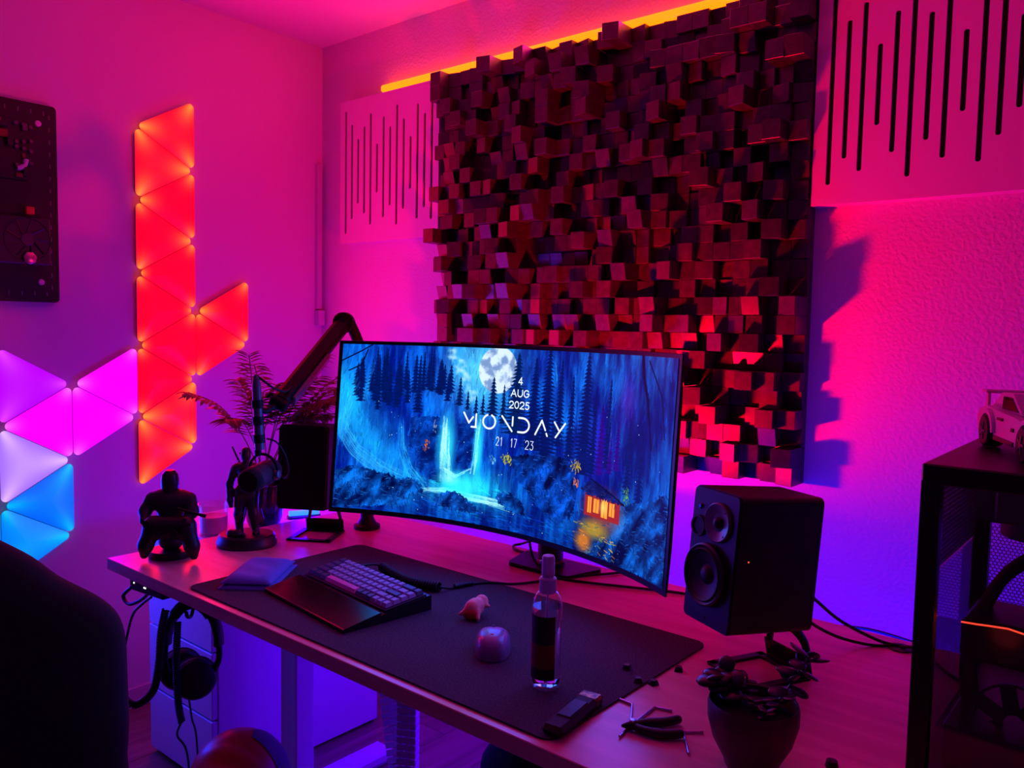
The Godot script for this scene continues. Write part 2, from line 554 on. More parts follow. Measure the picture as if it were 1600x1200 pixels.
	for k in 90:   # ripples of the calm water
		var p := Vector2(rng.randf_range(0.2, 0.70) * W, rng.randf_range(0.89, 1.0) * H)
		stroke(im, p, p + Vector2(rng.randf_range(10, 40), rng.randf_range(-1, 2)), 1.4, Color(0.02, rng.randf_range(0.2, 0.6), 0.95), 0.5)
	# rocks
	var rd := Color(0.0, 0.03, 0.24)
	var rl := Color(0.04, 0.50, 1.0)
	rock(im, [[0.0, 0.77], [0.05, 0.74], [0.1, 0.755], [0.16, 0.78], [0.2, 0.83], [0.205, 0.95], [0.0, 1.0]], rd, rl, W, H)
	rock(im, [[0.18, 0.80], [0.205, 0.78], [0.235, 0.80], [0.25, 0.87], [0.20, 0.88]], rd, rl, W, H)
	rock(im, [[0.28, 0.925], [0.30, 0.85], [0.335, 0.83], [0.37, 0.86], [0.42, 0.93], [0.36, 0.945]], Color(0.0, 0.05, 0.28), Color(0.06, 0.45, 0.95), W, H)
	rock(im, [[0.46, 0.84], [0.47, 0.80], [0.50, 0.79], [0.54, 0.83], [0.55, 0.90], [0.50, 0.89]], rd, rl, W, H)
	rock(im, [[0.485, 0.61], [0.53, 0.57], [0.60, 0.55], [0.67, 0.55], [0.70, 0.68], [0.70, 0.82], [0.66, 0.89], [0.60, 0.85], [0.57, 0.80], [0.53, 0.73]], Color(0.0, 0.02, 0.20), Color(0.02, 0.40, 1.0), W, H)
	rock(im, [[0.74, 1.0], [0.775, 0.93], [0.825, 0.79], [0.875, 0.69], [0.93, 0.66], [1.0, 0.58], [1.0, 1.0]], Color(0.0, 0.03, 0.22), Color(0.03, 0.48, 1.0), W, H)
	# cabin, its lit windows and the light on the path
	blob(im, Vector2(0.79 * W, 0.77 * H), Vector2(105, 76), Color(0.85, 0.30, 0.06), 0.85)
	blob(im, Vector2(0.765 * W, 0.87 * H), Vector2(74, 34), Color(0.75, 0.62, 0.12), 0.8, 1.5)
	blob(im, Vector2(0.735 * W, 0.94 * H), Vector2(44, 40), Color(0.9, 0.5, 0.1), 0.85, 1.5)
	im.fill_rect(Rect2i(int(0.732 * W), int(0.70 * H), int(0.112 * W), int(0.11 * H)), Color(0.62, 0.14, 0.07))
	for r in [[0.742, 0.715, 0.012, 0.08], [0.76, 0.72, 0.018, 0.07], [0.785, 0.712, 0.02, 0.09], [0.81, 0.72, 0.018, 0.065]]:
		im.fill_rect(Rect2i(int(r[0] * W), int(r[1] * H), int(r[2] * W), int(r[3] * H)), Color(1.0, 0.62, 0.16))
		im.fill_rect(Rect2i(int((r[0] + r[2] * 0.45) * W), int(r[1] * H), 2, int(r[3] * H)), Color(0.7, 0.2, 0.05))
	blob(im, Vector2(0.79 * W, 0.75 * H), Vector2(20, 26), Color(1.0, 0.92, 0.5), 0.8)
	rock(im, [[0.715, 0.69], [0.748, 0.63], [0.80, 0.66], [0.86, 0.71], [0.845, 0.715], [0.735, 0.705]], Color(0.02, 0.02, 0.18), Color(0.08, 0.14, 0.5), W, H)
	stroke(im, Vector2(0.745 * W, 0.625 * H), Vector2(0.865 * W, 0.715 * H), 3.0, Color(0.01, 0.02, 0.12))
	for k in 70:
		var p := Vector2(rng.randf_range(0.70, 0.83) * W, rng.randf_range(0.82, 0.99) * H)
		stroke(im, p, p + Vector2(rng.randf_range(4, 16), rng.randf_range(-4, 6)), rng.randf_range(1, 3), [Color(1.0, 0.72, 0.2), Color(0.95, 0.5, 0.1), Color(0.1, 0.25, 0.5), Color(0.65, 0.62, 0.12)][k % 4], 0.7)
	# bright leaves
	for s in [[0.248, 0.58, 10, 20, Color(0.95, 0.42, 0.16), 26], [0.487, 0.60, 18, 14, Color(0.85, 0.85, 0.15), 46], [0.698, 0.575, 18, 16, Color(0.9, 0.75, 0.2), 42], [0.70, 0.66, 12, 16, Color(0.95, 0.5, 0.25), 24], [0.86, 0.66, 14, 20, Color(0.45, 0.75, 0.25), 30], [0.27, 0.46, 6, 14, Color(0.75, 0.8, 0.9), 12], [0.445, 0.62, 14, 12, Color(0.5, 0.85, 1.0), 18]]:
		for k in s[5]:
			var p := Vector2(s[0] * W + rng.randfn(0, s[2] * 0.5), s[1] * H + rng.randfn(0, s[3] * 0.5))
			stroke(im, p, p + Vector2(rng.randf_range(-4, 4), rng.randf_range(2, 7)), rng.randf_range(1.2, 3.2), s[4] * rng.randf_range(0.6, 1.15), 0.85)
	# the leaning trunk at the top right and the branch at the top left
	var trunk := [[0.884, 0.0], [0.892, 0.10], [0.908, 0.20], [0.918, 0.30], [0.93, 0.42]]
	for i in 4: stroke(im, Vector2(trunk[i][0] * W, trunk[i][1] * H), Vector2(trunk[i + 1][0] * W, trunk[i + 1][1] * H), 11.0 - i * 1.6, Color(0.05, 0.02, 0.2))
	for l in [[0.905, 0.02, 0.955, 0.18], [0.955, 0.18, 0.972, 0.36], [0.0, 0.10, 0.05, 0.04], [0.05, 0.04, 0.08, 0.0], [0.02, 0.16, 0.055, 0.12], [0.055, 0.12, 0.068, 0.03]]:
		stroke(im, Vector2(l[0] * W, l[1] * H), Vector2(l[2] * W, l[3] * H), 4.0, Color(0.01, 0.02, 0.2))
	for k in 70: blob(im, Vector2(rng.randf_range(0.1, 0.99) * W, rng.randf_range(0.3, 0.99) * H), Vector2.ONE * rng.randf_range(1.0, 2.2), Color(0.75, 0.95, 1.0), 0.9, 2.0)
	# the writing
	var ink := Color(0.93, 0.98, 1.0)
	var V := func(x: float, y: float) -> Vector2: return Vector2(x, y)
	var glyph := {
		"1": [[V.call(0.25, 0.2), V.call(0.6, 0), V.call(0.6, 1)]],
		"2": [arc(Vector2(0.5, 0.3), Vector2(0.46, 0.3), -170, 35), [V.call(0.88, 0.47), V.call(0.04, 1), V.call(0.98, 1)]],
		"3": [[V.call(0.06, 0), V.call(0.92, 0), V.call(0.45, 0.4)], arc(Vector2(0.45, 0.7), Vector2(0.48, 0.3), -90, 150)],
		"4": [[V.call(0.7, 1), V.call(0.7, 0), V.call(0.0, 0.7), V.call(1.0, 0.7)]],
		"5": [[V.call(0.9, 0), V.call(0.2, 0), V.call(0.14, 0.42)], arc(Vector2(0.46, 0.68), Vector2(0.46, 0.32), -130, 150)],
		"7": [[V.call(0.02, 0), V.call(0.95, 0), V.call(0.35, 1)]],
		"0": [arc(Vector2(0.5, 0.5), Vector2(0.48, 0.5), 0, 360)],
		"A": [[V.call(0, 1), V.call(0.5, 0), V.call(1, 1)], [V.call(0.2, 0.66), V.call(0.8, 0.66)]],
		"U": [[V.call(0.05, 0), V.call(0.05, 0.6)], arc(Vector2(0.5, 0.6), Vector2(0.45, 0.4), 180, 0), [V.call(0.95, 0.6), V.call(0.95, 0)]],
		"G": [arc(Vector2(0.5, 0.5), Vector2(0.5, 0.5), -40, -360), [V.call(1.0, 0.5), V.call(0.55, 0.5)]],
	}
	var line := func(text: String, cx: float, y: float, gw: float, gh: float, gap: float, wd: float) -> void:
		var x := cx - (text.length() * gw + (text.length() - 1) * gap) / 2.0
		for ch in text:
			if glyph.has(ch): strokes(im, Vector2(x, y), Vector2(gw, gh), glyph[ch], wd, ink)
			x += gw + gap
	line.call("4", 0.511 * W, 0.154 * H, 14, 21, 5, 3.4)
	line.call("AUG", 0.512 * W, 0.222 * H, 19, 20, 5, 3.4)
	line.call("2025", 0.512 * W, 0.287 * H, 15, 20, 5, 3.4)
	line.call("21", 0.460 * W, 0.493 * H, 10, 25, 4, 2.0)
	line.call("17", 0.502 * W, 0.493 * H, 10, 25, 4, 2.0)
	line.call("23", 0.550 * W, 0.493 * H, 13, 25, 5, 2.0)
	# the stencil letters of the weekday
	var gy := 0.374 * H
	var gh := 0.078 * H
	var word := [
		[0.351, 48.0, [[V.call(0, 0), V.call(0.42, 0.72), V.call(0.72, 0.28)], [V.call(0.62, 1.0), V.call(1.0, 1.0)], [V.call(0.95, 0.05), V.call(0.95, 1.0)]]],
		[0.408, 46.0, [arc(Vector2(0.5, 0.5), Vector2(0.5, 0.5), -70, 250)]],
		[0.463, 42.0, [[V.call(0, 0), V.call(0.95, 1.0)], [V.call(0.97, 0.0), V.call(0.97, 0.6)]]],
		[0.513, 42.0, [[V.call(0, 0), V.call(0.35, 0)], arc(Vector2(0.35, 0.5), Vector2(0.62, 0.5), -90, 90), [V.call(0.35, 1.0), V.call(0, 1.0)]]],
		[0.565, 46.0, [[V.call(0, 1.0), V.call(0.5, 0.0), V.call(0.82, 0.62)], [V.call(0.92, 0.85), V.call(1.0, 1.0)]]],
		[0.618, 46.0, [[V.call(0.1, 0), V.call(0.5, 0.5)], [V.call(1.0, 0), V.call(0.25, 1.0)]]],
	]
	for g in word: strokes(im, Vector2(g[0] * W, gy), Vector2(g[1], gh), g[2], 6.0, ink)
	return tex(im)

# ---------------------------------------------------------------- builders
func tri_panel_mesh(flip: bool, side: float, thick: float) -> Array:   # [diffuser, backing] of one triangular light panel; local x away from the wall, z towards the corner of the room
	var hgt := side * sqrt(3.0) / 2.0
	var pts := [Vector2(-hgt / 3.0, -side / 2.0), Vector2(hgt * 2.0 / 3.0, 0.0), Vector2(-hgt / 3.0, side / 2.0)]
	if flip: pts = [Vector2(hgt / 3.0, -side / 2.0), Vector2(hgt / 3.0, side / 2.0), Vector2(-hgt * 2.0 / 3.0, 0.0)]
	var outline := round_poly(pts, side * 0.062, 6)
	var inner := []
	for p in outline: inner.append(p * 0.965)
	# in the panel's own axes u = -z and v = y, so x points into the room
	var P := func(p: Vector2, x: float) -> Vector3: return Vector3(x, p.y, -p.x)
	var st := S()
	var n := outline.size()
	st.set_smooth_group(1)
	var U := func(p: Vector2) -> Vector2:
		var q: Vector2 = -p if flip else p
		return Vector2((q.x + hgt / 3.0) / hgt, (q.y + side / 2.0) / side)
	for i in n:
		var j := (i + 1) % n
		for v in [[Vector2.ZERO, thick], [outline[j] * 0.985, thick], [outline[i] * 0.985, thick]]:
			st.set_uv(U.call(v[0])); st.add_vertex(P.call(v[0], v[1]))
		for v in [[outline[i], thick - 0.003], [outline[i] * 0.985, thick], [outline[j] * 0.985, thick], [outline[i], thick - 0.003], [outline[j] * 0.985, thick], [outline[j], thick - 0.003]]:
			st.set_uv(U.call(v[0])); st.add_vertex(P.call(v[0], v[1]))
	var back := S()
	prism(back, Transform3D(Basis(Vector3(0, 0, -1), Vector3(0, 1, 0), Vector3(1, 0, 0)), Vector3.ZERO), inner, 0.0, thick - 0.003)
	return [st, back]

func corner_glow(base: Vector3, hot: Vector3, reach: float, seed_: int) -> ImageTexture:   # light of one panel: brighter where the diodes sit in its corners
	var r := RandomNumberGenerator.new()
	r.seed = seed_
	var n := 96
	var im := Image.create_empty(n, n, false, Image.FORMAT_RGBF)
	var c := [Vector2(0, 0), Vector2(1.0 * 0.866, 0.5), Vector2(0, 1)]
	var reaches := []
	for i in 3: reaches.append(reach * r.randf_range(0.7, 1.3))
	for y in n:
		for x in n:
			var p := Vector2((x + 0.5) / n * 0.866, (y + 0.5) / n)
			var g := 0.0
			for i in 3:
				var d: Vector2 = p - c[i]
				var axis: Vector2 = (Vector2(0.289, 0.5) - c[i]).normalized()
				var along := d.dot(axis) - 0.04
				var across := absf(d.cross(axis))
				var fan := exp(-pow(across / (0.03 + 0.33 * maxf(along, 0.0)), 2.0))
				g += exp(-pow(maxf(along, 0.0) / reaches[i], 1.4)) * fan
			g = clampf(g, 0.0, 1.0)
			var k := base.lerp(hot, g)
			im.set_pixel(x, y, Color(k.x, k.y, k.z))
	return tex(im)

func build_wall_lights() -> void:
	var s := 0.235
	var h := s * sqrt(3.0) / 2.0
	var z0 := 0.7435
	var y0 := 1.9166
	var side := s * 0.985
	var up := tri_panel_mesh(false, side, 0.012)
	var dn := tri_panel_mesh(true, side, 0.012)
	var white := mat("panel backing", Color(0.75, 0.75, 0.76), 0.6)
	var meshes := [finish(up[0], null), finish(dn[0], null), finish(up[1], white), finish(dn[1], white)]
	var plug := S()
	cbox(plug, Transform3D(), Vector3(0.006, 0.03, 0.016), 0.001)
	var plug_mesh := finish(plug, white)
	var red := Vector3(1.6, 0.0008, 0.03)
	var hot := Vector3(4.0, 0.36, 0.05)
	var looks := {}
	for v in 3:
		looks["red%d" % v] = [corner_glow(red, hot, 0.065 + 0.035 * v, 4 + v), Vector3(1.0, 0.004, 0.03)]
	looks["magenta"] = [corner_glow(Vector3(1.25, 0.0005, 1.25), Vector3(1.6, 0.2, 1.6), 0.09, 8), Vector3(1.0, 0.0, 0.9)]
	looks["violet"] = [corner_glow(Vector3(0.52, 0.0, 1.1), Vector3(0.9, 0.05, 1.1), 0.2, 9), Vector3(0.5, 0.0, 1.0)]
	looks["lavender"] = [corner_glow(Vector3(0.36, 0.13, 1.05), Vector3(0.85, 0.5, 1.0), 0.3, 10), Vector3(0.45, 0.12, 1.0)]
	looks["blue"] = [corner_glow(Vector3(0.0, 0.11, 1.1), Vector3(0.0, 0.55, 1.0), 0.25, 11), Vector3(0.0, 0.15, 1.0)]
	looks["azure"] = [corner_glow(Vector3(0.0, 0.19, 1.1), Vector3(0.0, 0.62, 1.0), 0.28, 12), Vector3(0.0, 0.2, 1.0)]
	# column of its flat side, middle height in steps, points towards the corner of the room?, look, label
	var rows := []
	var names := ["topmost orange-tipped red triangle light at the head of the red column", "second red triangle light from the top of the red column",
		"third red triangle light from the top of the red column", "fourth red triangle light from the top of the red column", "fifth red triangle light from the top of the red column",
		"sixth red triangle light from the top of the red column", "seventh red triangle light of the column, touching the side branch", "eighth red triangle light of the column, touching the magenta one",
		"ninth red triangle light of the column, next to lowest", "lowest red triangle light at the foot of the red column"]
	for k in 10:
		var j := k / 2
		if k % 2 == 0: rows.append([1, -float(j), false, "red%d" % [2, 1, 0, 0, 2][j], names[k]])
		else: rows.append([0, -j - 0.5, true, "red%d" % [2, 1, 0, 0, 2][j], names[k]])
	rows.append([2, -2.5, false, "red1", "upper red triangle light of the branch beside the column"])
	rows.append([1, -3.0, true, "red1", "lower red triangle light of the branch beside the column"])
	rows.append([0, -3.5, false, "magenta", "magenta triangle light that touches the red column along its edge"])
	rows.append([-1, -4.0, true, "magenta", "magenta triangle light in the middle of the three magenta ones"])
	rows.append([-1, -4.0, false, "magenta", "magenta triangle light between the violet and the lavender panels"])
	rows.append([-2, -3.5, true, "violet", "violet triangle light above the magenta panels"])
	rows.append([-2, -4.5, true, "lavender", "pale lavender triangle light between magenta and blue panels"])
	rows.append([-1, -5.0, false, "blue", "deep blue triangle light with a vertical edge below the lavender panel"])
	rows.append([-2, -5.5, true, "azure", "azure blue triangle light, lowest, behind the black chair"])
	rows.append([-2, -5.5, false, "azure", "azure blue triangle light beyond the lowest blue panel, farther from the room corner"])
	rows.append([-3, -5.0, true, "azure", "outermost azure blue triangle light, farthest from the room corner"])
	for r in rows:
		# a panel that points to the corner has its flat side on column r[0] and its tip one column on
		var edge_z: float = z0 - r[0] * h
		var to_corner: bool = r[2]
		var zc := edge_z - h / 3.0 if to_corner else edge_z + h / 3.0
		var t := thing("triangle_light_panel", r[4], "light panel", Transform3D(Basis(), Vector3(0.006, y0 + r[1] * s, zc)), "triangular wall light panels")
		var look: Array = looks[r[3]]
		var key := "panel light %s" % r[3]
		if not mats.has(key):
			var m := mat(key, Color(0.03, 0.03, 0.03), 0.5)
			m.emission_enabled = true
			m.emission = Color.WHITE
			m.emission_operator = BaseMaterial3D.EMISSION_OP_MULTIPLY
			m.emission_texture = look[0]
			m.texture_repeat = false
		var d := put("light_diffuser", meshes[0 if to_corner else 1], t)
		d.material_override = null
		d.set_surface_override_material(0, mats[key])
		put("backing", meshes[2 if to_corner else 3], t)
		put("connector", plug_mesh, t, Transform3D(Basis(), Vector3(-0.003, 0, (h if to_corner else -h) / 3.0 * 0.8)))
		area("panel_light", Transform3D(Basis(Vector3.UP, -PI / 2.0), Vector3(0.022, y0 + r[1] * s, zc)), Vector2(0.14, 0.14), LIGHT[r[3].rstrip("012")], 1.0)


func slotted_panel(called: String, label: String, x0: float, halves: Array, pitch: float, first: float, width: float) -> void:
	var t := thing(called, label, "acoustic panel", Transform3D(Basis(), Vector3(x0, 1.593, 0.0)), "slotted white acoustic panels")
	var H := 0.518
	var zf := 0.045
	var mid := H / 2.0
	var st := S()
	# the face: bridges between slots, cut out round the slot ends
	var r := 0.0056
	var x := 0.0
	var quadf := func(a: float, b: float, c: float, d: float) -> void:   # x a..b, y c..d
		quad(st, Vector3(a, c, zf), Vector3(b, c, zf), Vector3(b, d, zf), Vector3(a, d, zf))
	for i in halves.size():
		var sx := first + i * pitch
		quadf.call(x, sx - r, 0.0, H)
		var hl: float = halves[i]
		for sg in [-1.0, 1.0]:
			var prev := Vector2(sx - r, mid + sg * (hl - r))
			for k in range(1, 9):
				var th := PI - PI * k / 8.0
				var p := Vector2(sx + r * cos(th), mid + sg * (hl - r + r * sin(th)))
				var edge := H if sg > 0 else 0.0
				var q := [Vector3(prev.x, prev.y, zf), Vector3(p.x, p.y, zf), Vector3(p.x, edge, zf), Vector3(prev.x, edge, zf)]
				if sg < 0: q.reverse()
				quad(st, q[0], q[1], q[2], q[3])
				var w := [Vector3(prev.x, prev.y, zf), Vector3(prev.x, prev.y, 0.039), Vector3(p.x, p.y, 0.039), Vector3(p.x, p.y, zf)]
				if sg < 0: w.reverse()
				quad(st, w[0], w[1], w[2], w[3])
				prev = p
		for sg in [-1.0, 1.0]:
			var xs: float = sx + sg * r
			var w := [Vector3(xs, mid - hl + r, zf), Vector3(xs, mid - hl + r, 0.039), Vector3(xs, mid + hl - r, 0.039), Vector3(xs, mid + hl - r, zf)]
			if sg > 0: w.reverse()
			quad(st, w[0], w[1], w[2], w[3])
		x = sx + r
	quadf.call(x, width, 0.0, H)
	for f in [[Vector3(0, 0, 0), Vector3(0, 0, zf), Vector3(0, H, zf), Vector3(0, H, 0)], [Vector3(width, 0, zf), Vector3(width, 0, 0), Vector3(width, H, 0), Vector3(width, H, zf)], [Vector3(0, 0, 0), Vector3(width, 0, 0), Vector3(width, 0, zf), Vector3(0, 0, zf)], [Vector3(0, H, zf), Vector3(width, H, zf), Vector3(width, H, 0), Vector3(0, H, 0)], [Vector3(width, 0, 0), Vector3(0, 0, 0), Vector3(0, H, 0), Vector3(width, H, 0)]]:
		quad(st, f[0], f[1], f[2], f[3])
	obj("slotted_face", st, mat("white lacquer", Color(0.86, 0.85, 0.86), 0.5), t)
	var fe := S()
	bx(fe, width / 2, H / 2, 0.03, width - 0.01, H - 0.01, 0.018)
	obj("felt_backing", fe, mat("black felt", Color(0.035, 0.03, 0.035), 0.95), t)

func build_diffuser() -> void:
	var nx := 27
	var ny := 26
	var pitch := 0.0458
	var x0 := 0.697
	var y0 := 0.922
	var t := thing("wood_block_diffuser", "dark wooden skyline diffuser panel of many square blocks of different depth", "acoustic panel", Transform3D(Basis(), Vector3(x0, y0, 0.0)))
	var woods := []
	for i in 4:
		var c: Color = [Color(0.22, 0.16, 0.145), Color(0.19, 0.14, 0.13), Color(0.26, 0.19, 0.17), Color(0.17, 0.125, 0.115)][i]
		var m := mat("stained block wood %d" % i, Color.WHITE, 0.36, 0.0, 0.6)
		m.albedo_texture = tex(tinted(noise_image(40 + i, 0.03, 128, 3), c.darkened(0.25), c.lightened(0.08)))
		triplanar(m, Vector3(9, 9, 1.5))
		woods.append(m)
	var bs := S()
	bx(bs, nx * pitch / 2, ny * pitch / 2, 0.009, nx * pitch, ny * pitch, 0.018, 0.001)
	obj("back_board", bs, woods[1], t)
	rng.seed = 77
	# shapes: five depths, square cut and cut at a slant in two directions
	var shapes := {}
	var deep := [0.014, 0.034, 0.056, 0.080, 0.104]
	var make := func(dk: int, cut: int) -> SurfaceTool:
		var st := S()
		var w: float = pitch / 2.0 - 0.0004
		var d: float = deep[dk]
		var b := 0.0008
		var zs := []
		for c in [[-1, -1], [1, -1], [1, 1], [-1, 1]]:
			var z := d
			if cut == 1: z += c[0] * 0.006
			if cut == 2: z += c[1] * 0.006
			if cut == 3: z -= c[0] * 0.006
			zs.append(z)
		var lo := []
		var mid := []
		var top := []
		var k := 0
		for c in [[-1, -1], [1, -1], [1, 1], [-1, 1]]:
			lo.append(Vector3(c[0] * w, c[1] * w, 0.0))
			mid.append(Vector3(c[0] * w, c[1] * w, zs[k] - b))
			top.append(Vector3(c[0] * (w - b), c[1] * (w - b), zs[k]))
			k += 1
		for i in 4:
			var j := (i + 1) % 4
			quad(st, lo[i], lo[j], mid[j], mid[i])
			quad(st, mid[i], mid[j], top[j], top[i])
		quad(st, top[0], top[1], top[2], top[3])
		return st
	for dk in 5:
		for cut in 4:
			for v in 4: shapes["%d%d%d" % [dk, cut, v]] = finish(make.call(dk, cut), woods[v])
	var cells := []
	for j in ny:
		for i in nx:
			var p := Vector3(pitch * (i + 0.5), pitch * (j + 0.5), 0.017)
			var dk: int = [0, 0, 1, 1, 2, 2, 3, 4][rng.randi() % 8]
			if (i == 0 or i == nx - 1 or j == 0 or j == ny - 1) and rng.randf() < 0.25: dk = mini(dk, 1)
			var cut: int = [0, 0, 0, 1, 2, 3][rng.randi() % 6]
			var v := rng.randi() % 4
			# how large it shows: nearness to where a seated viewer looks from, none behind the monitor
			var far := (p + Vector3(x0, y0, 0)).distance_to(Vector3(2.65, 1.29, 2.0))
			var hidden := j < 9 and i < 21 - j / 4
			cells.append([far + (100.0 if hidden else 0.0), p, "%d%d%d" % [dk, cut, v], dk, cut])
	cells.sort_custom(func(a, b): return a[0] < b[0])
	var rest := S()
	for k in cells.size():
		var c: Array = cells[k]
		if k < 300: put("block", shapes[c[2]], t, Transform3D(Basis(), c[1]))
		else: rest.append_from(shapes[c[2]], 0, Transform3D(Basis(), c[1]))
	var me := rest.commit()
	me.surface_set_material(0, woods[0])
	var o := put("blocks", me, t)
	o.set_meta("kind", "stuff")
	o.set_meta("label", "further dark blocks of the same panel")

func mon(u: float, v: float, off: float) -> Vector3:   # a point of the curved monitor: u along the arc, v up, off behind the glass
	var R := 0.917
	var half := 0.464
	var a := asin(half / R)
	var t := (u * 2.0 - 1.0) * a
	var y := v * 0.418
	var tilt := deg_to_rad(4.6)
	return Vector3(1.521 + (R + off) * sin(t), 0.8365 + y * cos(tilt) + off * sin(tilt), 0.774 + R * cos(a) - (R + off) * cos(t) - y * sin(tilt))

func build_monitor() -> void:
	var t := thing("curved_monitor", "large curved ultrawide monitor showing a blue waterfall forest at night", "monitor")
	var n := 40
	var st := S()
	st.set_smooth_group(2)
	var rows := [[0.0, 0.0], [1.0, 0.0], [1.0, 0.012], [0.97, 0.018], [0.8, 0.03], [0.2, 0.03], [0.03, 0.018], [0.0, 0.012]]   # section: v, off
	var thin := func(u: float) -> float: return 0.22 + 0.78 * (1.0 - pow(absf(u * 2.0 - 1.0), 3.0))   # the shell thins out towards both ends
	for r in rows.size():
		var p: Array = rows[r]
		var q: Array = rows[(r + 1) % rows.size()]
		st.set_smooth_group(20 + r)
		for i in n:
			var u0 := float(i) / n
			var u1 := float(i + 1) / n
			var e0: float = thin.call(u0)
			var e1: float = thin.call(u1)
			quad(st, mon(u0, p[0], p[1] * e0), mon(u1, p[0], p[1] * e1), mon(u1, q[0], q[1] * e1), mon(u0, q[0], q[1] * e0))
	st.set_smooth_group(-1)
	for sgn in [0.0, 1.0]:
		for k in range(1, rows.size() - 1):
			var a := mon(sgn, rows[0][0], rows[0][1] * 0.22)
			var b := mon(sgn, rows[k][0], rows[k][1] * 0.22)
			var c := mon(sgn, rows[k + 1][0], rows[k + 1][1] * 0.22)
			if sgn < 0.5: tri(st, a, b, c)
			else: tri(st, a, c, b)
	var shell := mat("monitor shell", Color(0.03, 0.03, 0.035), 0.4)
	obj("housing", st, shell, t)
	var sc := S()
	sc.set_smooth_group(1)
	for i in n:
		var w := [[0, 0], [0, 1], [1, 1], [0, 0], [1, 1], [1, 0]]   # clockwise seen from the room
		for c in w:
			var uu: float = (i + c[0]) / float(n)
			sc.set_uv(Vector2(uu, 1.0 - c[1]))
			sc.add_vertex(mon(lerpf(0.010, 0.990, uu), lerpf(0.028, 0.982, c[1]), -0.0012))
	var m := mat("screen picture", Color(0.01, 0.01, 0.012), 0.45, 0.0, 0.25)
	m.emission_enabled = true
	m.emission = Color.WHITE
	m.emission_operator = BaseMaterial3D.EMISSION_OP_MULTIPLY
	m.emission_texture = paint_screen()
	m.emission_energy_multiplier = 1.15
	m.texture_repeat = false
	obj("screen", sc, m, t)
	# mount and foot
	var nk := S()
	lathe(nk, Transform3D(Basis(), Vector3(1.525, DESK + 0.008, 0.49)), [[0.0, 0.0], [0.034, 0.0], [0.034, 0.01], [0.03, 0.014], [0.03, 0.24], [0.0, 0.24]], 28)
	cbox(nk, at(1.522, 1.0, 0.545), Vector3(0.1, 0.1, 0.09), 0.008)
	obj("neck", nk, shell, t)
	var ft := S()
	prism(ft, Transform3D(Basis(Vector3.RIGHT, -PI / 2.0), Vector3(1.525, DESK + 0.0005, 0.495)), round_poly([Vector2(-0.115, 0.06), Vector2(-0.085, -0.05), Vector2(0.085, -0.05), Vector2(0.115, 0.06)], 0.012), 0.0, 0.009)
	obj("foot", ft, mat("dark satin metal", Color(0.16, 0.15, 0.17), 0.35, 0.8), t)
	# the open-topped light box on its back
	var rg := S()
	bx(rg, 1.522, 0.905, 0.425, 0.11, 0.008, 0.07, 0.002)
	bx(rg, 1.522, 0.912, 0.392, 0.11, 0.016, 0.004)
	bx(rg, 1.522, 0.912, 0.458, 0.11, 0.016, 0.004)
	bx(rg, 1.522, 0.905, 0.475, 0.03, 0.012, 0.05)
	var box := obj("rear_light_box", rg, shell, t)
	var rl := S()
	bx(rl, 1.522, 0.912, 0.425, 0.09, 0.006, 0.055, 0.001)
	obj("light_plate", rl, glow("rear light glow", Vector3(3.0, 0.0, 0.02)), box)

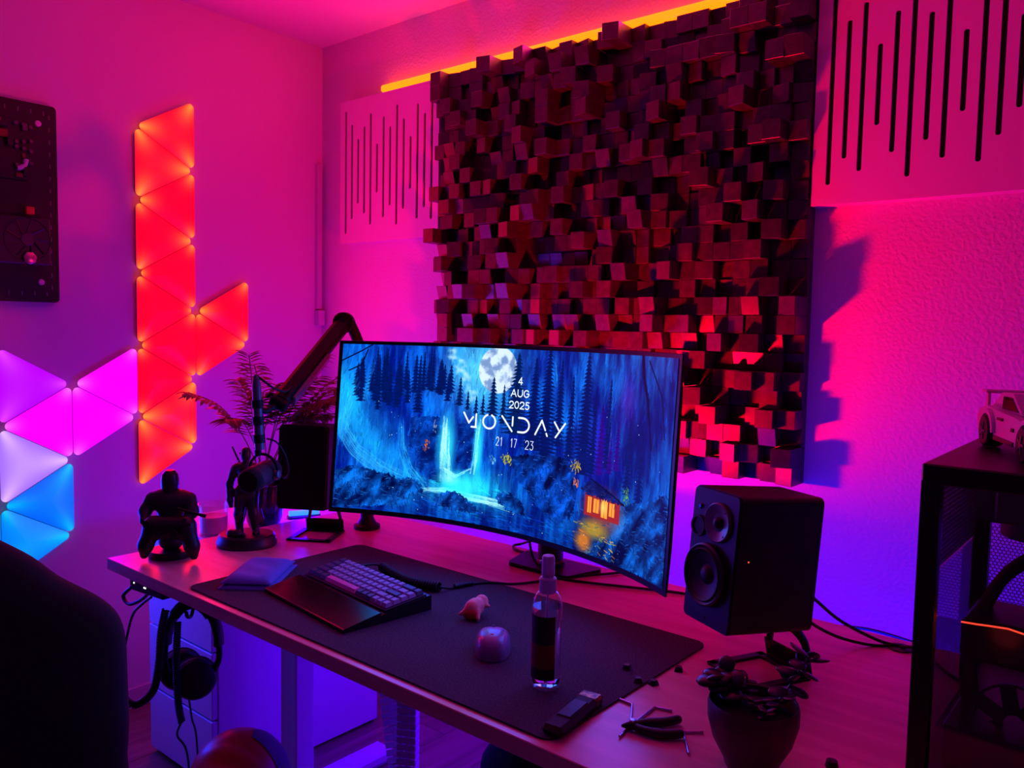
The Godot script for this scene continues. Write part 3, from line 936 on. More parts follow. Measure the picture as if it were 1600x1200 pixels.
func build_speaker(left: bool) -> void:
	var where := at(0.945, 0.822, 0.772, 30.0, -4.9) if left else at(2.093, 0.833, 0.838, -26.3, -4.7)
	var w := 0.135 if left else 0.113
	var h := 0.214
	var d := 0.162
	var t := thing("bookshelf_speaker", "black bookshelf speaker with a plain cloth front beside the figurines" if left else "black bookshelf speaker with bare woofer and tweeter beside the computer", "speaker", where, "pair of desktop speakers")
	var body := S()
	var out := round_poly(rect(w, h), 0.010, 4)
	prism(body, Transform3D(Basis(), Vector3(0, h / 2, 0)), out, -d, 0.0, false)
	obj("cabinet", body, mat("speaker vinyl", Color(0.045, 0.04, 0.045), 0.5), t)
	if left:
		var g := S()
		prism(g, Transform3D(Basis(), Vector3(0, h / 2, 0)), round_poly(rect(w - 0.006, h - 0.006), 0.010, 4), 0.0, 0.007)
		obj("cloth_grille", g, mat("grille cloth", Color(0.03, 0.03, 0.035), 0.95), t)
		return
	var rim := mat("speaker rim", Color(0.10, 0.09, 0.11), 0.4)
	var F := func(x: float, y: float) -> Transform3D: return Transform3D(Basis(Vector3.RIGHT, PI / 2.0), Vector3(x, y, 0.0))
	var fr := S()
	prism(fr, Transform3D(Basis(), Vector3(0, h / 2, 0)), round_poly(rect(w - 0.004, h - 0.004), 0.009, 4), 0.0, 0.004)
	obj("baffle", fr, mat("baffle", Color(0.075, 0.07, 0.085), 0.5), t)
	var wo := S()
	lathe(wo, F.call(-0.004, 0.080), [[0.049, 0.004], [0.049, 0.012], [0.046, 0.015], [0.042, 0.013]], 40)
	var wf := obj("woofer", wo, rim, t)
	var su := S()
	lathe(su, F.call(-0.004, 0.080), [[0.043, 0.012], [0.040, 0.016], [0.036, 0.013], [0.034, 0.0115]], 40)
	obj("surround", su, mat("rubber", Color(0.03, 0.03, 0.03), 0.6), wf)
	var co := S()
	lathe(co, F.call(-0.004, 0.080), [[0.035, 0.012], [0.016, 0.0046], [0.0145, 0.0050]], 40)
	lathe(co, F.call(-0.004, 0.080), [[0.0145, 0.0050], [0.011, 0.009], [0.006, 0.011], [0.0, 0.0115]], 30)
	obj("cone", co, mat("cone paper", Color(0.11, 0.09, 0.11), 0.55), wf)
	var tw := S()
	lathe(tw, F.call(0.011, 0.165), [[0.031, 0.004], [0.031, 0.008], [0.029, 0.0095], [0.014, 0.005]], 36)
	var tf := obj("tweeter", tw, mat("tweeter plate", Color(0.42, 0.40, 0.45), 0.3, 0.3), t)
	var dm := S()
	lathe(dm, F.call(0.011, 0.165), [[0.014, 0.005], [0.0095, 0.0055], [0.007, 0.010], [0.003, 0.012], [0.0, 0.0125]], 24)
	obj("dome", dm, mat("rubber", Color(0.03, 0.03, 0.03), 0.6), tf)
	for k in 4:
		var sc := S()
		var a := TAU * (k + 0.5) / 4.0
		lathe(sc, F.call(0.011 + 0.0265 * cos(a), 0.165 + 0.0265 * sin(a)), [[0.002, 0.006], [0.002, 0.009], [0.0, 0.009]], 8)
		obj("screw", sc, mat("black screw", Color(0.02, 0.02, 0.02), 0.4, 0.5), tf)
	var po := S()
	lathe(po, F.call(-0.037, 0.150), [[0.0, 0.0045], [0.013, 0.0045], [0.014, 0.007], [0.017, 0.007], [0.0175, 0.004]], 28)
	obj("bass_port", po, mat("rubber", Color(0.03, 0.03, 0.03), 0.6), t)
	var nm := S()
	lathe(nm, F.call(-0.036, 0.182), [[0.0, 0.007], [0.003, 0.007], [0.005, 0.004]], 14)
	obj("sensor_window", nm, mat("dark red lens", Color(0.25, 0.05, 0.10), 0.2), t)
	var ld := S()
	cbox(ld, Transform3D(Basis(), Vector3(w / 2 + 0.0003, 0.115, -0.022)), Vector3(0.001, 0.0022, 0.0022))
	obj("power_light", ld, glow("red pilot", Vector3(1.2, 0.12, 0.06)), t)
	var bd := S()
	bx(bd, -0.012, 0.012, 0.0045, 0.026, 0.004, 0.001)
	obj("name_badge", bd, rim, t)

func build_stand(left: bool) -> void:
	var where := at(0.9, DESK, 0.693, 32.0) if left else at(2.132, DESK, 0.72, -26.0)
	var t := thing("speaker_stand", "black bent-metal stand under the cloth-fronted speaker" if left else "black bent-metal stand under the speaker by the computer", "speaker stand", where, "desktop speaker stands")
	var metal := mat("black steel", Color(0.05, 0.045, 0.055), 0.35, 0.4)
	var st := S()
	var w := 0.118
	var e := 0.016
	bx(st, 0, 0.0025, w / 2 - e / 2, w, 0.005, e, 0.001)
	bx(st, 0, 0.0025, -w / 2 + e / 2, w, 0.005, e, 0.001)
	bx(st, -w / 2 + e / 2, 0.0025, 0, e, 0.005, w, 0.001)
	bx(st, w / 2 - e / 2, 0.0025, 0, e, 0.005, w, 0.001)
	obj("base_frame", st, metal, t)
	var rise := S()
	cbox(rise, at(0, 0.017, -w / 2 - 0.004, 0, 12.0), Vector3(w * 0.9, 0.034, 0.004), 0.001)
	obj("riser", rise, metal, t)
	var up := 0.092
	for s in [-1.0, 1.0]:
		var ar := S()
		var pts := smooth_path([Vector3(s * 0.045, 0.03, -w / 2 - 0.004), Vector3(s * 0.040, 0.055, -w / 2 - 0.001), Vector3(s * 0.036, 0.078, -w / 2 + 0.016), Vector3(s * 0.034, up - (0.009 if left else 0.001), -w / 2 + 0.035)], 5)
		tube(ar, pts, 0.008, 8, 0.45)
		obj("arm", ar, metal, t)

func build_mic() -> void:
	var black := mat("arm black", Color(0.03, 0.03, 0.04), 0.55, 0.0, 0.35)
	var t := thing("boom_stand", "black articulated microphone boom rising behind the monitor", "boom stand")
	var ba := S()
	lathe(ba, Transform3D(Basis(), Vector3(0.93, DESK + 0.0005, 0.545)), [[0.0, 0.0], [0.036, 0.0], [0.036, 0.010], [0.027, 0.014], [0.018, 0.03], [0.018, 0.05], [0.0, 0.05]], 24)
	obj("base", ba, black, t)
	var po := S()
	tube(po, smooth_path([Vector3(0.93, 0.76, 0.545), Vector3(0.93, 1.0, 0.545), Vector3(0.925, 1.2, 0.56), Vector3(0.905, 1.30, 0.59)], 6), 0.015, 14)
	obj("post", po, black, t)
	var el := S()
	lathe(el, Transform3D(Basis.from_euler(Vector3(PI / 2, deg_to_rad(40), 0)), Vector3(0.897, 1.297, 0.602) - Vector3(0.641, 0, 0.768) * 0.018), [[0.0, 0.0], [0.026, 0.0], [0.028, 0.004], [0.028, 0.032], [0.026, 0.036], [0.0, 0.036]], 24)
	var elo := obj("elbow", el, black, t)
	var bolt := S()
	lathe(bolt, Transform3D(Basis.from_euler(Vector3(PI / 2, deg_to_rad(40), 0)), Vector3(0.897, 1.297, 0.602) + Vector3(0.641, 0, 0.768) * 0.016), [[0.012, 0.0], [0.012, 0.004], [0.009, 0.006], [0.0, 0.006]], 16)
	obj("bolt", bolt, mat("dark satin metal", Color(0.16, 0.15, 0.17), 0.35, 0.8), elo)
	var a := Vector3(0.898, 1.292, 0.607)
	var b := Vector3(0.983, 1.101, 0.863)
	var dir := (b - a).normalized()
	var side := dir.cross(Vector3(0.641, 0, 0.768)).normalized()
	var bas := Basis(dir, -side, dir.cross(-side)).orthonormalized()
	var ar := S()
	cbox(ar, Transform3D(bas, (a + b) / 2.0 + side * 0.0), Vector3((b - a).length(), 0.042, 0.034), 0.009)
	obj("upper_beam", ar, black, t)
	var ch := S()
	cbox(ch, Transform3D(bas, a.lerp(b, 0.66) - side * 0.024), Vector3((b - a).length() * 0.55, 0.012, 0.030), 0.003)
	obj("cable_cover", ch, mat("arm plate", Color(0.34, 0.35, 0.40), 0.3, 0.3), t)
	var kn := S()
	lathe(kn, Transform3D(bas, b), [[0.0, -0.02], [0.016, -0.02], [0.017, 0.02], [0.0, 0.02]], 16)
	tube(kn, [b, Vector3(0.985, 1.085, 0.90), Vector3(0.983, 1.09, 0.925)], 0.008, 8)
	obj("joint", kn, black, t)
	var dr := S()
	var top := Vector3(0.981, 1.165, 0.924)
	var low := Vector3(0.998, 0.990, 0.926)
	tube(dr, [top + (top - low) * 0.04, top, top.lerp(low, 0.1), top.lerp(low, 0.96)], [0.004, 0.007, 0.0105, 0.0115], 14)
	var rod := obj("drop_rod", dr, mat("arm plate", Color(0.34, 0.35, 0.40), 0.3, 0.3), t)
	for k in [0.3, 0.52, 0.76]:
		var cl := S()
		tube(cl, [top.lerp(low, k), top.lerp(low, k + 0.11)], 0.0135, 14)
		obj("collar", cl, black, rod)
	var cb := S()
	tube(cb, smooth_path([top + Vector3(0.0, 0.006, 0.0), Vector3(0.995, 1.152, 0.905), Vector3(1.0, 1.138, 0.885), Vector3(0.995, 1.13, 0.85), Vector3(0.975, 1.142, 0.82)], 6), 0.003, 6)
	obj("arm_cable", cb, mat("cable rubber", Color(0.02, 0.02, 0.022), 0.6), t)
	# the microphone that hangs from it
	var m := thing("microphone", "dark grey broadcast microphone with a black foam front in a yoke", "microphone", at(1.004, 0.937, 0.930, 30.0, 4.0))
	var grey := mat("mic grey", Color(0.24, 0.23, 0.26), 0.4, 0.2)
	var Z := Transform3D(Basis(Vector3.RIGHT, PI / 2.0), Vector3.ZERO)
	var bd := S()
	lathe(bd, Z, [[0.0, -0.07], [0.022, -0.07], [0.025, -0.065], [0.025, -0.045], [0.0285, -0.04], [0.0285, 0.022], [0.029, 0.024], [0.029, 0.032], [0.026, 0.036]], 30)
	obj("body", bd, grey, m)
	var fo := S()
	lathe(fo, Z, [[0.0265, 0.032], [0.028, 0.040], [0.028, 0.052], [0.024, 0.058], [0.0, 0.061]], 30)
	obj("foam_front", fo, mat("foam", Color(0.02, 0.02, 0.022), 0.95), m)
	var yo := S()
	tube(yo, smooth_path([Vector3(-0.034, 0.0, -0.02), Vector3(-0.034, 0.022, -0.02), Vector3(-0.018, 0.042, -0.018), Vector3(-0.008, 0.048, -0.014), Vector3(0.01, 0.047, -0.016), Vector3(0.026, 0.034, -0.02), Vector3(0.034, 0.018, -0.02), Vector3(0.034, 0.0, -0.02)], 5), 0.0036, 8)
	tube(yo, [Vector3(-0.008, 0.046, -0.012), Vector3(-0.008, 0.066, -0.010)], 0.008, 12)
	var y2 := obj("yoke", yo, black, m)
	for s in [-1.0, 1.0]:
		var k := S()
		lathe(k, Transform3D(Basis(Vector3.FORWARD, s * PI / 2.0), Vector3(s * 0.029, 0, -0.02)), [[0.011, 0.0], [0.011, 0.010], [0.008, 0.012], [0.0, 0.012]], 16)
		obj("knob", k, mat("arm plate", Color(0.34, 0.35, 0.40), 0.3, 0.3), y2)
	var wc := S()
	tube(wc, smooth_path([Vector3(0.01, 0.085, -0.02), Vector3(0.03, 0.075, -0.03), Vector3(0.044, 0.04, -0.045), Vector3(0.046, 0.0, -0.055), Vector3(0.03, -0.022, -0.07), Vector3(0.01, -0.012, -0.078)], 6), 0.0022, 6)
	obj("cable", wc, mat("cable rubber", Color(0.02, 0.02, 0.022), 0.6), m)

func leaf_blade(st: SurfaceTool, a: Vector3, dir: Vector3, up: Vector3, len: float, w: float, droop: float) -> void:   # a thin folded leaflet
	var side := dir.cross(up).normalized()
	var prev_l := a
	var prev_r := a
	var prev_c := a
	for i in range(1, 5):
		var t := i / 4.0
		var ww := w * sin(PI * clampf(t * 0.9 + 0.1, 0, 1)) if i < 4 else 0.0
		var c := a + dir * (len * t) - up * (droop * len * t * t)
		var l := c - side * ww - up * ww * 0.35
		var r := c + side * ww - up * ww * 0.35
		if i == 1:
			tri(st, prev_c, c, l); tri(st, prev_c, r, c)
		else:
			quad(st, prev_l, prev_c, c, l)
			quad(st, prev_c, prev_r, r, c)
		prev_l = l; prev_r = r; prev_c = c

func build_palm() -> void:
	var base := Vector3(0.60, 0.701, 0.655)
	var t := thing("potted_palm", "small feathery parlour palm in a dark glazed pot behind the speaker", "plant", Transform3D(Basis(), base))
	var po := S()
	lathe(po, Transform3D(), [[0.0, 0.0], [0.042, 0.0], [0.05, 0.02], [0.058, 0.08], [0.06, 0.125], [0.055, 0.125], [0.054, 0.11], [0.0, 0.108]], 32)
	obj("pot", po, mat("dark blue glaze", Color(0.07, 0.07, 0.22), 0.12), t)
	var green := mat("palm green", Color(0.42, 0.50, 0.22), 0.55)
	green.backlight_enabled = true
	green.backlight = Color(0.25, 0.25, 0.12)
	rng.seed = 21
	# tip of each frond from its foot
	var tips := [Vector3(-0.02, 0.40, 0.22), Vector3(0.14, 0.48, 0.12), Vector3(0.22, 0.50, -0.03), Vector3(0.28, 0.45, 0.02), Vector3(0.02, 0.50, 0.06), Vector3(0.31, 0.48, -0.10), Vector3(-0.10, 0.42, 0.02), Vector3(0.18, 0.43, 0.05), Vector3(0.10, 0.36, -0.12), Vector3(0.25, 0.38, -0.05), Vector3(0.05, 0.33, 0.15), Vector3(0.30, 0.42, -0.12), Vector3(0.24, 0.44, 0.06), Vector3(0.16, 0.42, 0.0), Vector3(0.33, 0.40, 0.0), Vector3(0.20, 0.34, -0.08), Vector3(0.12, 0.40, 0.08), Vector3(0.27, 0.44, 0.05), Vector3(0.36, 0.45, -0.06)]
	for tip in tips:
		var st := S()
		var root := Vector3(rng.randf_range(-0.02, 0.02), 0.108, rng.randf_range(-0.02, 0.02))
		var high := root.lerp(tip, 0.62) + Vector3(0, 0.07, 0)
		var path := smooth_path([root, root.lerp(high, 0.5) + Vector3(0, 0.03, 0), high, tip], 8)
		tube(st, path, 0.0016, 5)
		var n := path.size()
		for i in range(int(n * 0.42), n):
			var d: Vector3 = (path[mini(i + 1, n - 1)] - path[i - 1]).normalized()
			var side := d.cross(Vector3.UP).normalized()
			var t2 := (i - n * 0.42) / (n * 0.58)
			for s in [-1.0, 1.0]:
				var dir: Vector3 = (side * s * 0.9 + d * 0.75 + Vector3(0, rng.randf_range(-0.15, 0.2), 0)).normalized()
				leaf_blade(st, path[i], dir, Vector3.UP, lerpf(0.085, 0.05, t2) * rng.randf_range(0.8, 1.15), 0.008, 0.45)
		obj("frond", st, green, t)

func build_figures() -> void:
	var dark := mat("figure paint", Color(0.13, 0.11, 0.14), 0.5)
	var dark2 := mat("figure base paint", Color(0.08, 0.07, 0.09), 0.45)
	# helmeted bust that holds the gamepad
	var t := thing("controller_holder_figurine", "dark helmeted bust on a round base holding up the gamepad", "figurine", at(0.80, DESK, 1.04, 40.0))
	var b := S()
	lathe(b, Transform3D(), [[0.0, 0.0], [0.05, 0.0], [0.052, 0.003], [0.052, 0.014], [0.049, 0.017], [0.0, 0.017]], 36)
	obj("base", b, dark2, t)
	var f := S()
	var bones := [[Vector3(0, 0.042, 0), Vector3(0, 0.06, 0), 0.030, 0.026], [Vector3(0, 0.06, 0), Vector3(0, 0.125, 0), 0.026, 0.032], [Vector3(-0.022, 0.135, 0), Vector3(0.022, 0.135, 0), 0.026, 0.026], [Vector3(0, 0.14, 0), Vector3(0, 0.165, 0), 0.015, 0.013],
		[Vector3(-0.045, 0.138, 0), Vector3(-0.056, 0.110, 0.012), 0.016, 0.014], [Vector3(-0.056, 0.110, 0.012), Vector3(-0.048, 0.092, 0.035), 0.013, 0.011], [Vector3(0.045, 0.138, 0), Vector3(0.056, 0.110, 0.012), 0.016, 0.014], [Vector3(0.056, 0.110, 0.012), Vector3(0.048, 0.092, 0.035), 0.013, 0.011]]
	skin(f, bones, 0.004, 0.010)
	obj("body", f, dark, t)
	var hd := S()
	lathe(hd, Transform3D(Basis(), Vector3(0, 0.158, 0.004)), [[0.017, 0.0], [0.020, 0.010], [0.0205, 0.026], [0.018, 0.040], [0.011, 0.049], [0.0, 0.052]], 26)
	obj("helmet", hd, mat("helmet paint", Color(0.2, 0.17, 0.2), 0.3, 0.3), t)
	var rod := S()
	tube(rod, [Vector3(0.028, 0.122, 0.03), Vector3(0.085, 0.106, 0.03)], 0.0035, 8)
	tube(rod, [Vector3(0.082, 0.107, 0.03), Vector3(0.094, 0.104, 0.03)], 0.0045, 8)
	obj("staff", rod, dark2, t)
	# gamepad
	var g := thing("gamepad", "black game controller held in front of the helmeted bust", "game controller", at(0.846, DESK + 0.068, 1.068, 40.0, -8.0))
	var gs := S()
	var pad := [[Vector3(-0.036, 0.018, 0), Vector3(0.036, 0.018, 0), 0.021, 0.021], [Vector3(-0.03, 0.002, 0), Vector3(0.03, 0.002, 0), 0.017, 0.017]]
	for s in [-1.0, 1.0]:
		pad.append([Vector3(s * 0.040, 0.014, 0), Vector3(s * 0.054, -0.03, 0.0), 0.021, 0.016])
		pad.append([Vector3(s * 0.054, -0.03, 0), Vector3(s * 0.058, -0.052, -0.004), 0.016, 0.010])
	skin(gs, pad, 0.0042, 0.012)
	obj("shell", gs, mat("pad plastic", Color(0.03, 0.03, 0.04), 0.45), g)
	for p in [[-0.042, 0.022], [0.022, 0.0]]:
		var sk := S()
		lathe(sk, Transform3D(Basis(Vector3.RIGHT, PI / 2), Vector3(p[0], p[1], 0.016)), [[0.006, 0.0], [0.006, 0.010], [0.0095, 0.012], [0.009, 0.015], [0.0, 0.0142]], 18)
		obj("thumbstick", sk, mat("rubber", Color(0.03, 0.03, 0.03), 0.6), g)
	for k in 4:
		var bt := S()
		var a := TAU * k / 4
		lathe(bt, Transform3D(Basis(Vector3.RIGHT, PI / 2), Vector3(0.042 + 0.011 * cos(a), 0.022 + 0.011 * sin(a), 0.019)), [[0.0045, 0.0], [0.0045, 0.004], [0.003, 0.005], [0.0, 0.005]], 12)
		obj("button", bt, mat("pad button", Color(0.12, 0.11, 0.14), 0.35), g)
	var dp := S()
	bx(dp, -0.022, 0.0, 0.0175, 0.018, 0.006, 0.006, 0.001)
	bx(dp, -0.022, 0.0, 0.0175, 0.006, 0.018, 0.006, 0.001)
	obj("direction_pad", dp, mat("pad button", Color(0.12, 0.11, 0.14), 0.35), g)
	# standing figure with a long coat
	var u := thing("swordsman_figurine", "dark statuette of a standing figure in a long coat on an oval base", "figurine", at(0.845, DESK, 0.865, 38.0))
	var ub := S()
	lathe(ub, Transform3D(Basis().scaled(Vector3(1, 1, 0.85)), Vector3.ZERO), [[0.0, 0.0], [0.072, 0.0], [0.075, 0.004], [0.075, 0.012], [0.071, 0.018], [0.070, 0.026], [0.066, 0.030], [0.0, 0.032]], 40)
	obj("base", ub, dark2, u)
	var us := S()
	var bo := [[Vector3(-0.012, 0.135, 0), Vector3(0.012, 0.135, 0), 0.019, 0.019], [Vector3(0, 0.14, 0), Vector3(0, 0.19, 0), 0.019, 0.023], [Vector3(-0.020, 0.195, 0), Vector3(0.020, 0.195, 0), 0.015, 0.015], [Vector3(0, 0.20, 0), Vector3(0, 0.222, 0.003), 0.009, 0.008], [Vector3(0, 0.228, 0.004), Vector3(0, 0.238, 0.003), 0.0125, 0.012],
		[Vector3(-0.012, 0.13, 0), Vector3(-0.017, 0.08, 0.008), 0.017, 0.012], [Vector3(-0.017, 0.08, 0.008), Vector3(-0.018, 0.035, 0.0), 0.012, 0.009], [Vector3(0.012, 0.13, 0), Vector3(0.020, 0.08, 0.006), 0.017, 0.012], [Vector3(0.020, 0.08, 0.006), Vector3(0.022, 0.035, -0.004), 0.012, 0.009],
		[Vector3(-0.018, 0.036, 0), Vector3(-0.020, 0.034, 0.018), 0.008, 0.007], [Vector3(0.022, 0.036, -0.004), Vector3(0.026, 0.034, 0.014), 0.008, 0.007],
		[Vector3(-0.030, 0.192, 0), Vector3(-0.043, 0.155, 0), 0.012, 0.009], [Vector3(-0.043, 0.155, 0), Vector3(-0.040, 0.115, 0.008), 0.009, 0.007], [Vector3(-0.040, 0.115, 0.008), Vector3(-0.036, 0.10, 0.012), 0.007, 0.005],
		[Vector3(0.030, 0.192, 0), Vector3(0.045, 0.158, 0.002), 0.012, 0.009], [Vector3(0.045, 0.158, 0.002), Vector3(0.044, 0.118, 0.012), 0.009, 0.007], [Vector3(0.044, 0.118, 0.012), Vector3(0.041, 0.103, 0.016), 0.007, 0.005],
		[Vector3(-0.006, 0.13, -0.012), Vector3(-0.024, 0.06, -0.018), 0.014, 0.012], [Vector3(0.006, 0.13, -0.012), Vector3(0.026, 0.06, -0.020), 0.014, 0.012]]
	skin(us, bo, 0.0036, 0.006)
	obj("body", us, dark, u)
	for s in [[-0.022, 0.20, -0.044, 0.247], [-0.010, 0.205, -0.024, 0.232]]:
		var sw := S()
		tube(sw, [Vector3(s[0] + 0.03, s[1] - 0.08, -0.020), Vector3(s[0], s[1], -0.020), Vector3(s[2], s[3], -0.020)], [0.003, 0.003, 0.0022], 8)
		tube(sw, [Vector3(s[0] - 0.010, s[1] - 0.002, -0.020), Vector3(s[0] + 0.008, s[1] + 0.006, -0.020)], 0.002, 6)
		obj("sword", sw, dark2, u)
	var tr := S()
	skin(tr, [[Vector3(-0.028, 0.036, 0.03), Vector3(-0.012, 0.038, 0.036), 0.012, 0.010], [Vector3(-0.012, 0.036, 0.036), Vector3(0.004, 0.034, 0.034), 0.009, 0.006]], 0.004, 0.006)
	obj("boulder", tr, dark2, u)
	# jar on the cabinet
	var j := thing("candle_jar", "low translucent glass jar with a pink candle on the white cabinet", "candle", Transform3D(Basis(), Vector3(0.575, 0.701, 0.80)))
	var js := S()
	lathe(js, Transform3D(), [[0.0, 0.0], [0.036, 0.0], [0.04, 0.004], [0.041, 0.078], [0.043, 0.084], [0.039, 0.084], [0.0375, 0.076], [0.0365, 0.006], [0.0, 0.005]], 32)
	var gl := mat("jar glass", Color(0.95, 0.9, 0.95, 0.18), 0.08)
	gl.transparency = BaseMaterial3D.TRANSPARENCY_ALPHA
	obj("glass", js, gl, j)
	var wx := S()
	lathe(wx, Transform3D(), [[0.0, 0.0055], [0.036, 0.0055], [0.0365, 0.05], [0.03, 0.048], [0.0, 0.046]], 28)
	obj("wax", wx, mat("pink wax", Color(0.85, 0.55, 0.62), 0.5), j)

func build_desk() -> void:
	var t := thing("desk", "long light wooden desk on metal lifting legs", "desk")
	var wood := mat("desk wood", Color.WHITE, 0.30)
	wood.albedo_texture = tex(tinted(noise_image(3, 0.02, 256, 4), Color(0.80, 0.66, 0.58), Color(0.92, 0.81, 0.74)))
	triplanar(wood, Vector3(0.35, 9.0, 4.5))
	var top := S()
	cbox(top, Transform3D(Basis(), Vector3(1.857, DESK - 0.0135, 0.777)), Vector3(2.286, 0.027, 0.754), 0.0012)
	obj("tabletop", top, wood, t)
	var steel := mat("white steel", Color(0.78, 0.78, 0.80), 0.4)
	for x in [0.870, 2.72]:
		var l := S()
		bx(l, x, 0.38, 0.73, 0.07, 0.62, 0.06, 0.004)
		obj("leg", l, steel, t)
		var f := S()
		bx(f, x, 0.025, 0.775, 0.075, 0.035, 0.72, 0.008)
		bx(f, x, 0.055, 0.73, 0.076, 0.03, 0.10, 0.004)
		for z in [0.46, 1.11]: bx(f, x, 0.004, z, 0.05, 0.008, 0.05)
		obj("foot", f, steel, t)
		var br := S()
		bx(br, x, 0.685, 0.775, 0.06, 0.037, 0.60, 0.004)
		obj("bracket", br, steel, t)
	var rail := S()
	bx(rail, 1.79, 0.685, 0.60, 1.80, 0.036, 0.03, 0.002)
	bx(rail, 1.79, 0.685, 0.92, 1.80, 0.036, 0.03, 0.002)
	obj("frame_rail", rail, steel, t)
	# light strip along the rear edge
	var s := thing("desk_light_strip", "blue glowing light strip along the rear edge of the desk", "light strip", Transform3D(Basis(), Vector3(0, DESK - 0.014, 0.394)))
	var b := S()
	bx(b, 1.86, 0.0, 0.0, 2.26, 0.012, 0.008, 0.001)
	obj("light_tube", b, glow("blue strip glow", Vector3(0.03, 0.22, 2.0)), s)

func build_cabinet() -> void:
	var t := thing("drawer_cabinet", "white drawer cabinet standing to the left of the desk", "cabinet", Transform3D(Basis(), Vector3(0.324, 0.0, 0.285)))
	var white := mat("white melamine", Color(0.80, 0.80, 0.81), 0.45)
	var b := S()
	bx(b, 0.1775, 0.355, 0.282, 0.355, 0.69, 0.564, 0.002)
	obj("body", b, white, t)
	var y := 0.02
	for h in [0.19, 0.19, 0.11, 0.09, 0.09]:
		var d := S()
		bx(d, 0.1775, y + h / 2, 0.573, 0.349, h - 0.005, 0.017, 0.002)
		obj("drawer", d, white, t)
		y += h
	for x in [0.03, 0.325]:
		for z in [0.03, 0.53]:
			var f := S()
			bx(f, x, 0.006, z, 0.04, 0.012, 0.04)
			obj("foot", f, mat("black plastic", Color(0.03, 0.03, 0.035), 0.5), t)

func build_cabinet_lamp() -> void:
	var t := thing("light_bar", "small bar lamp glowing blue on the white cabinet behind the palm pot", "lamp", Transform3D(Basis.from_euler(Vector3(0, deg_to_rad(65), 0)), Vector3(0.60, 0.7005, 0.515)))
	var b := S()
	bx(b, 0, 0.004, 0, 0.10, 0.008, 0.026, 0.002)
	obj("base", b, mat("black plastic", Color(0.03, 0.03, 0.035), 0.5), t)
	var g := S()
	tube(g, [Vector3(-0.045, 0.016, 0), Vector3(0.045, 0.016, 0)], 0.0085, 12)
	obj("light_tube", g, glow("cabinet lamp glow", Vector3(0.05, 0.35, 1.6)), t)

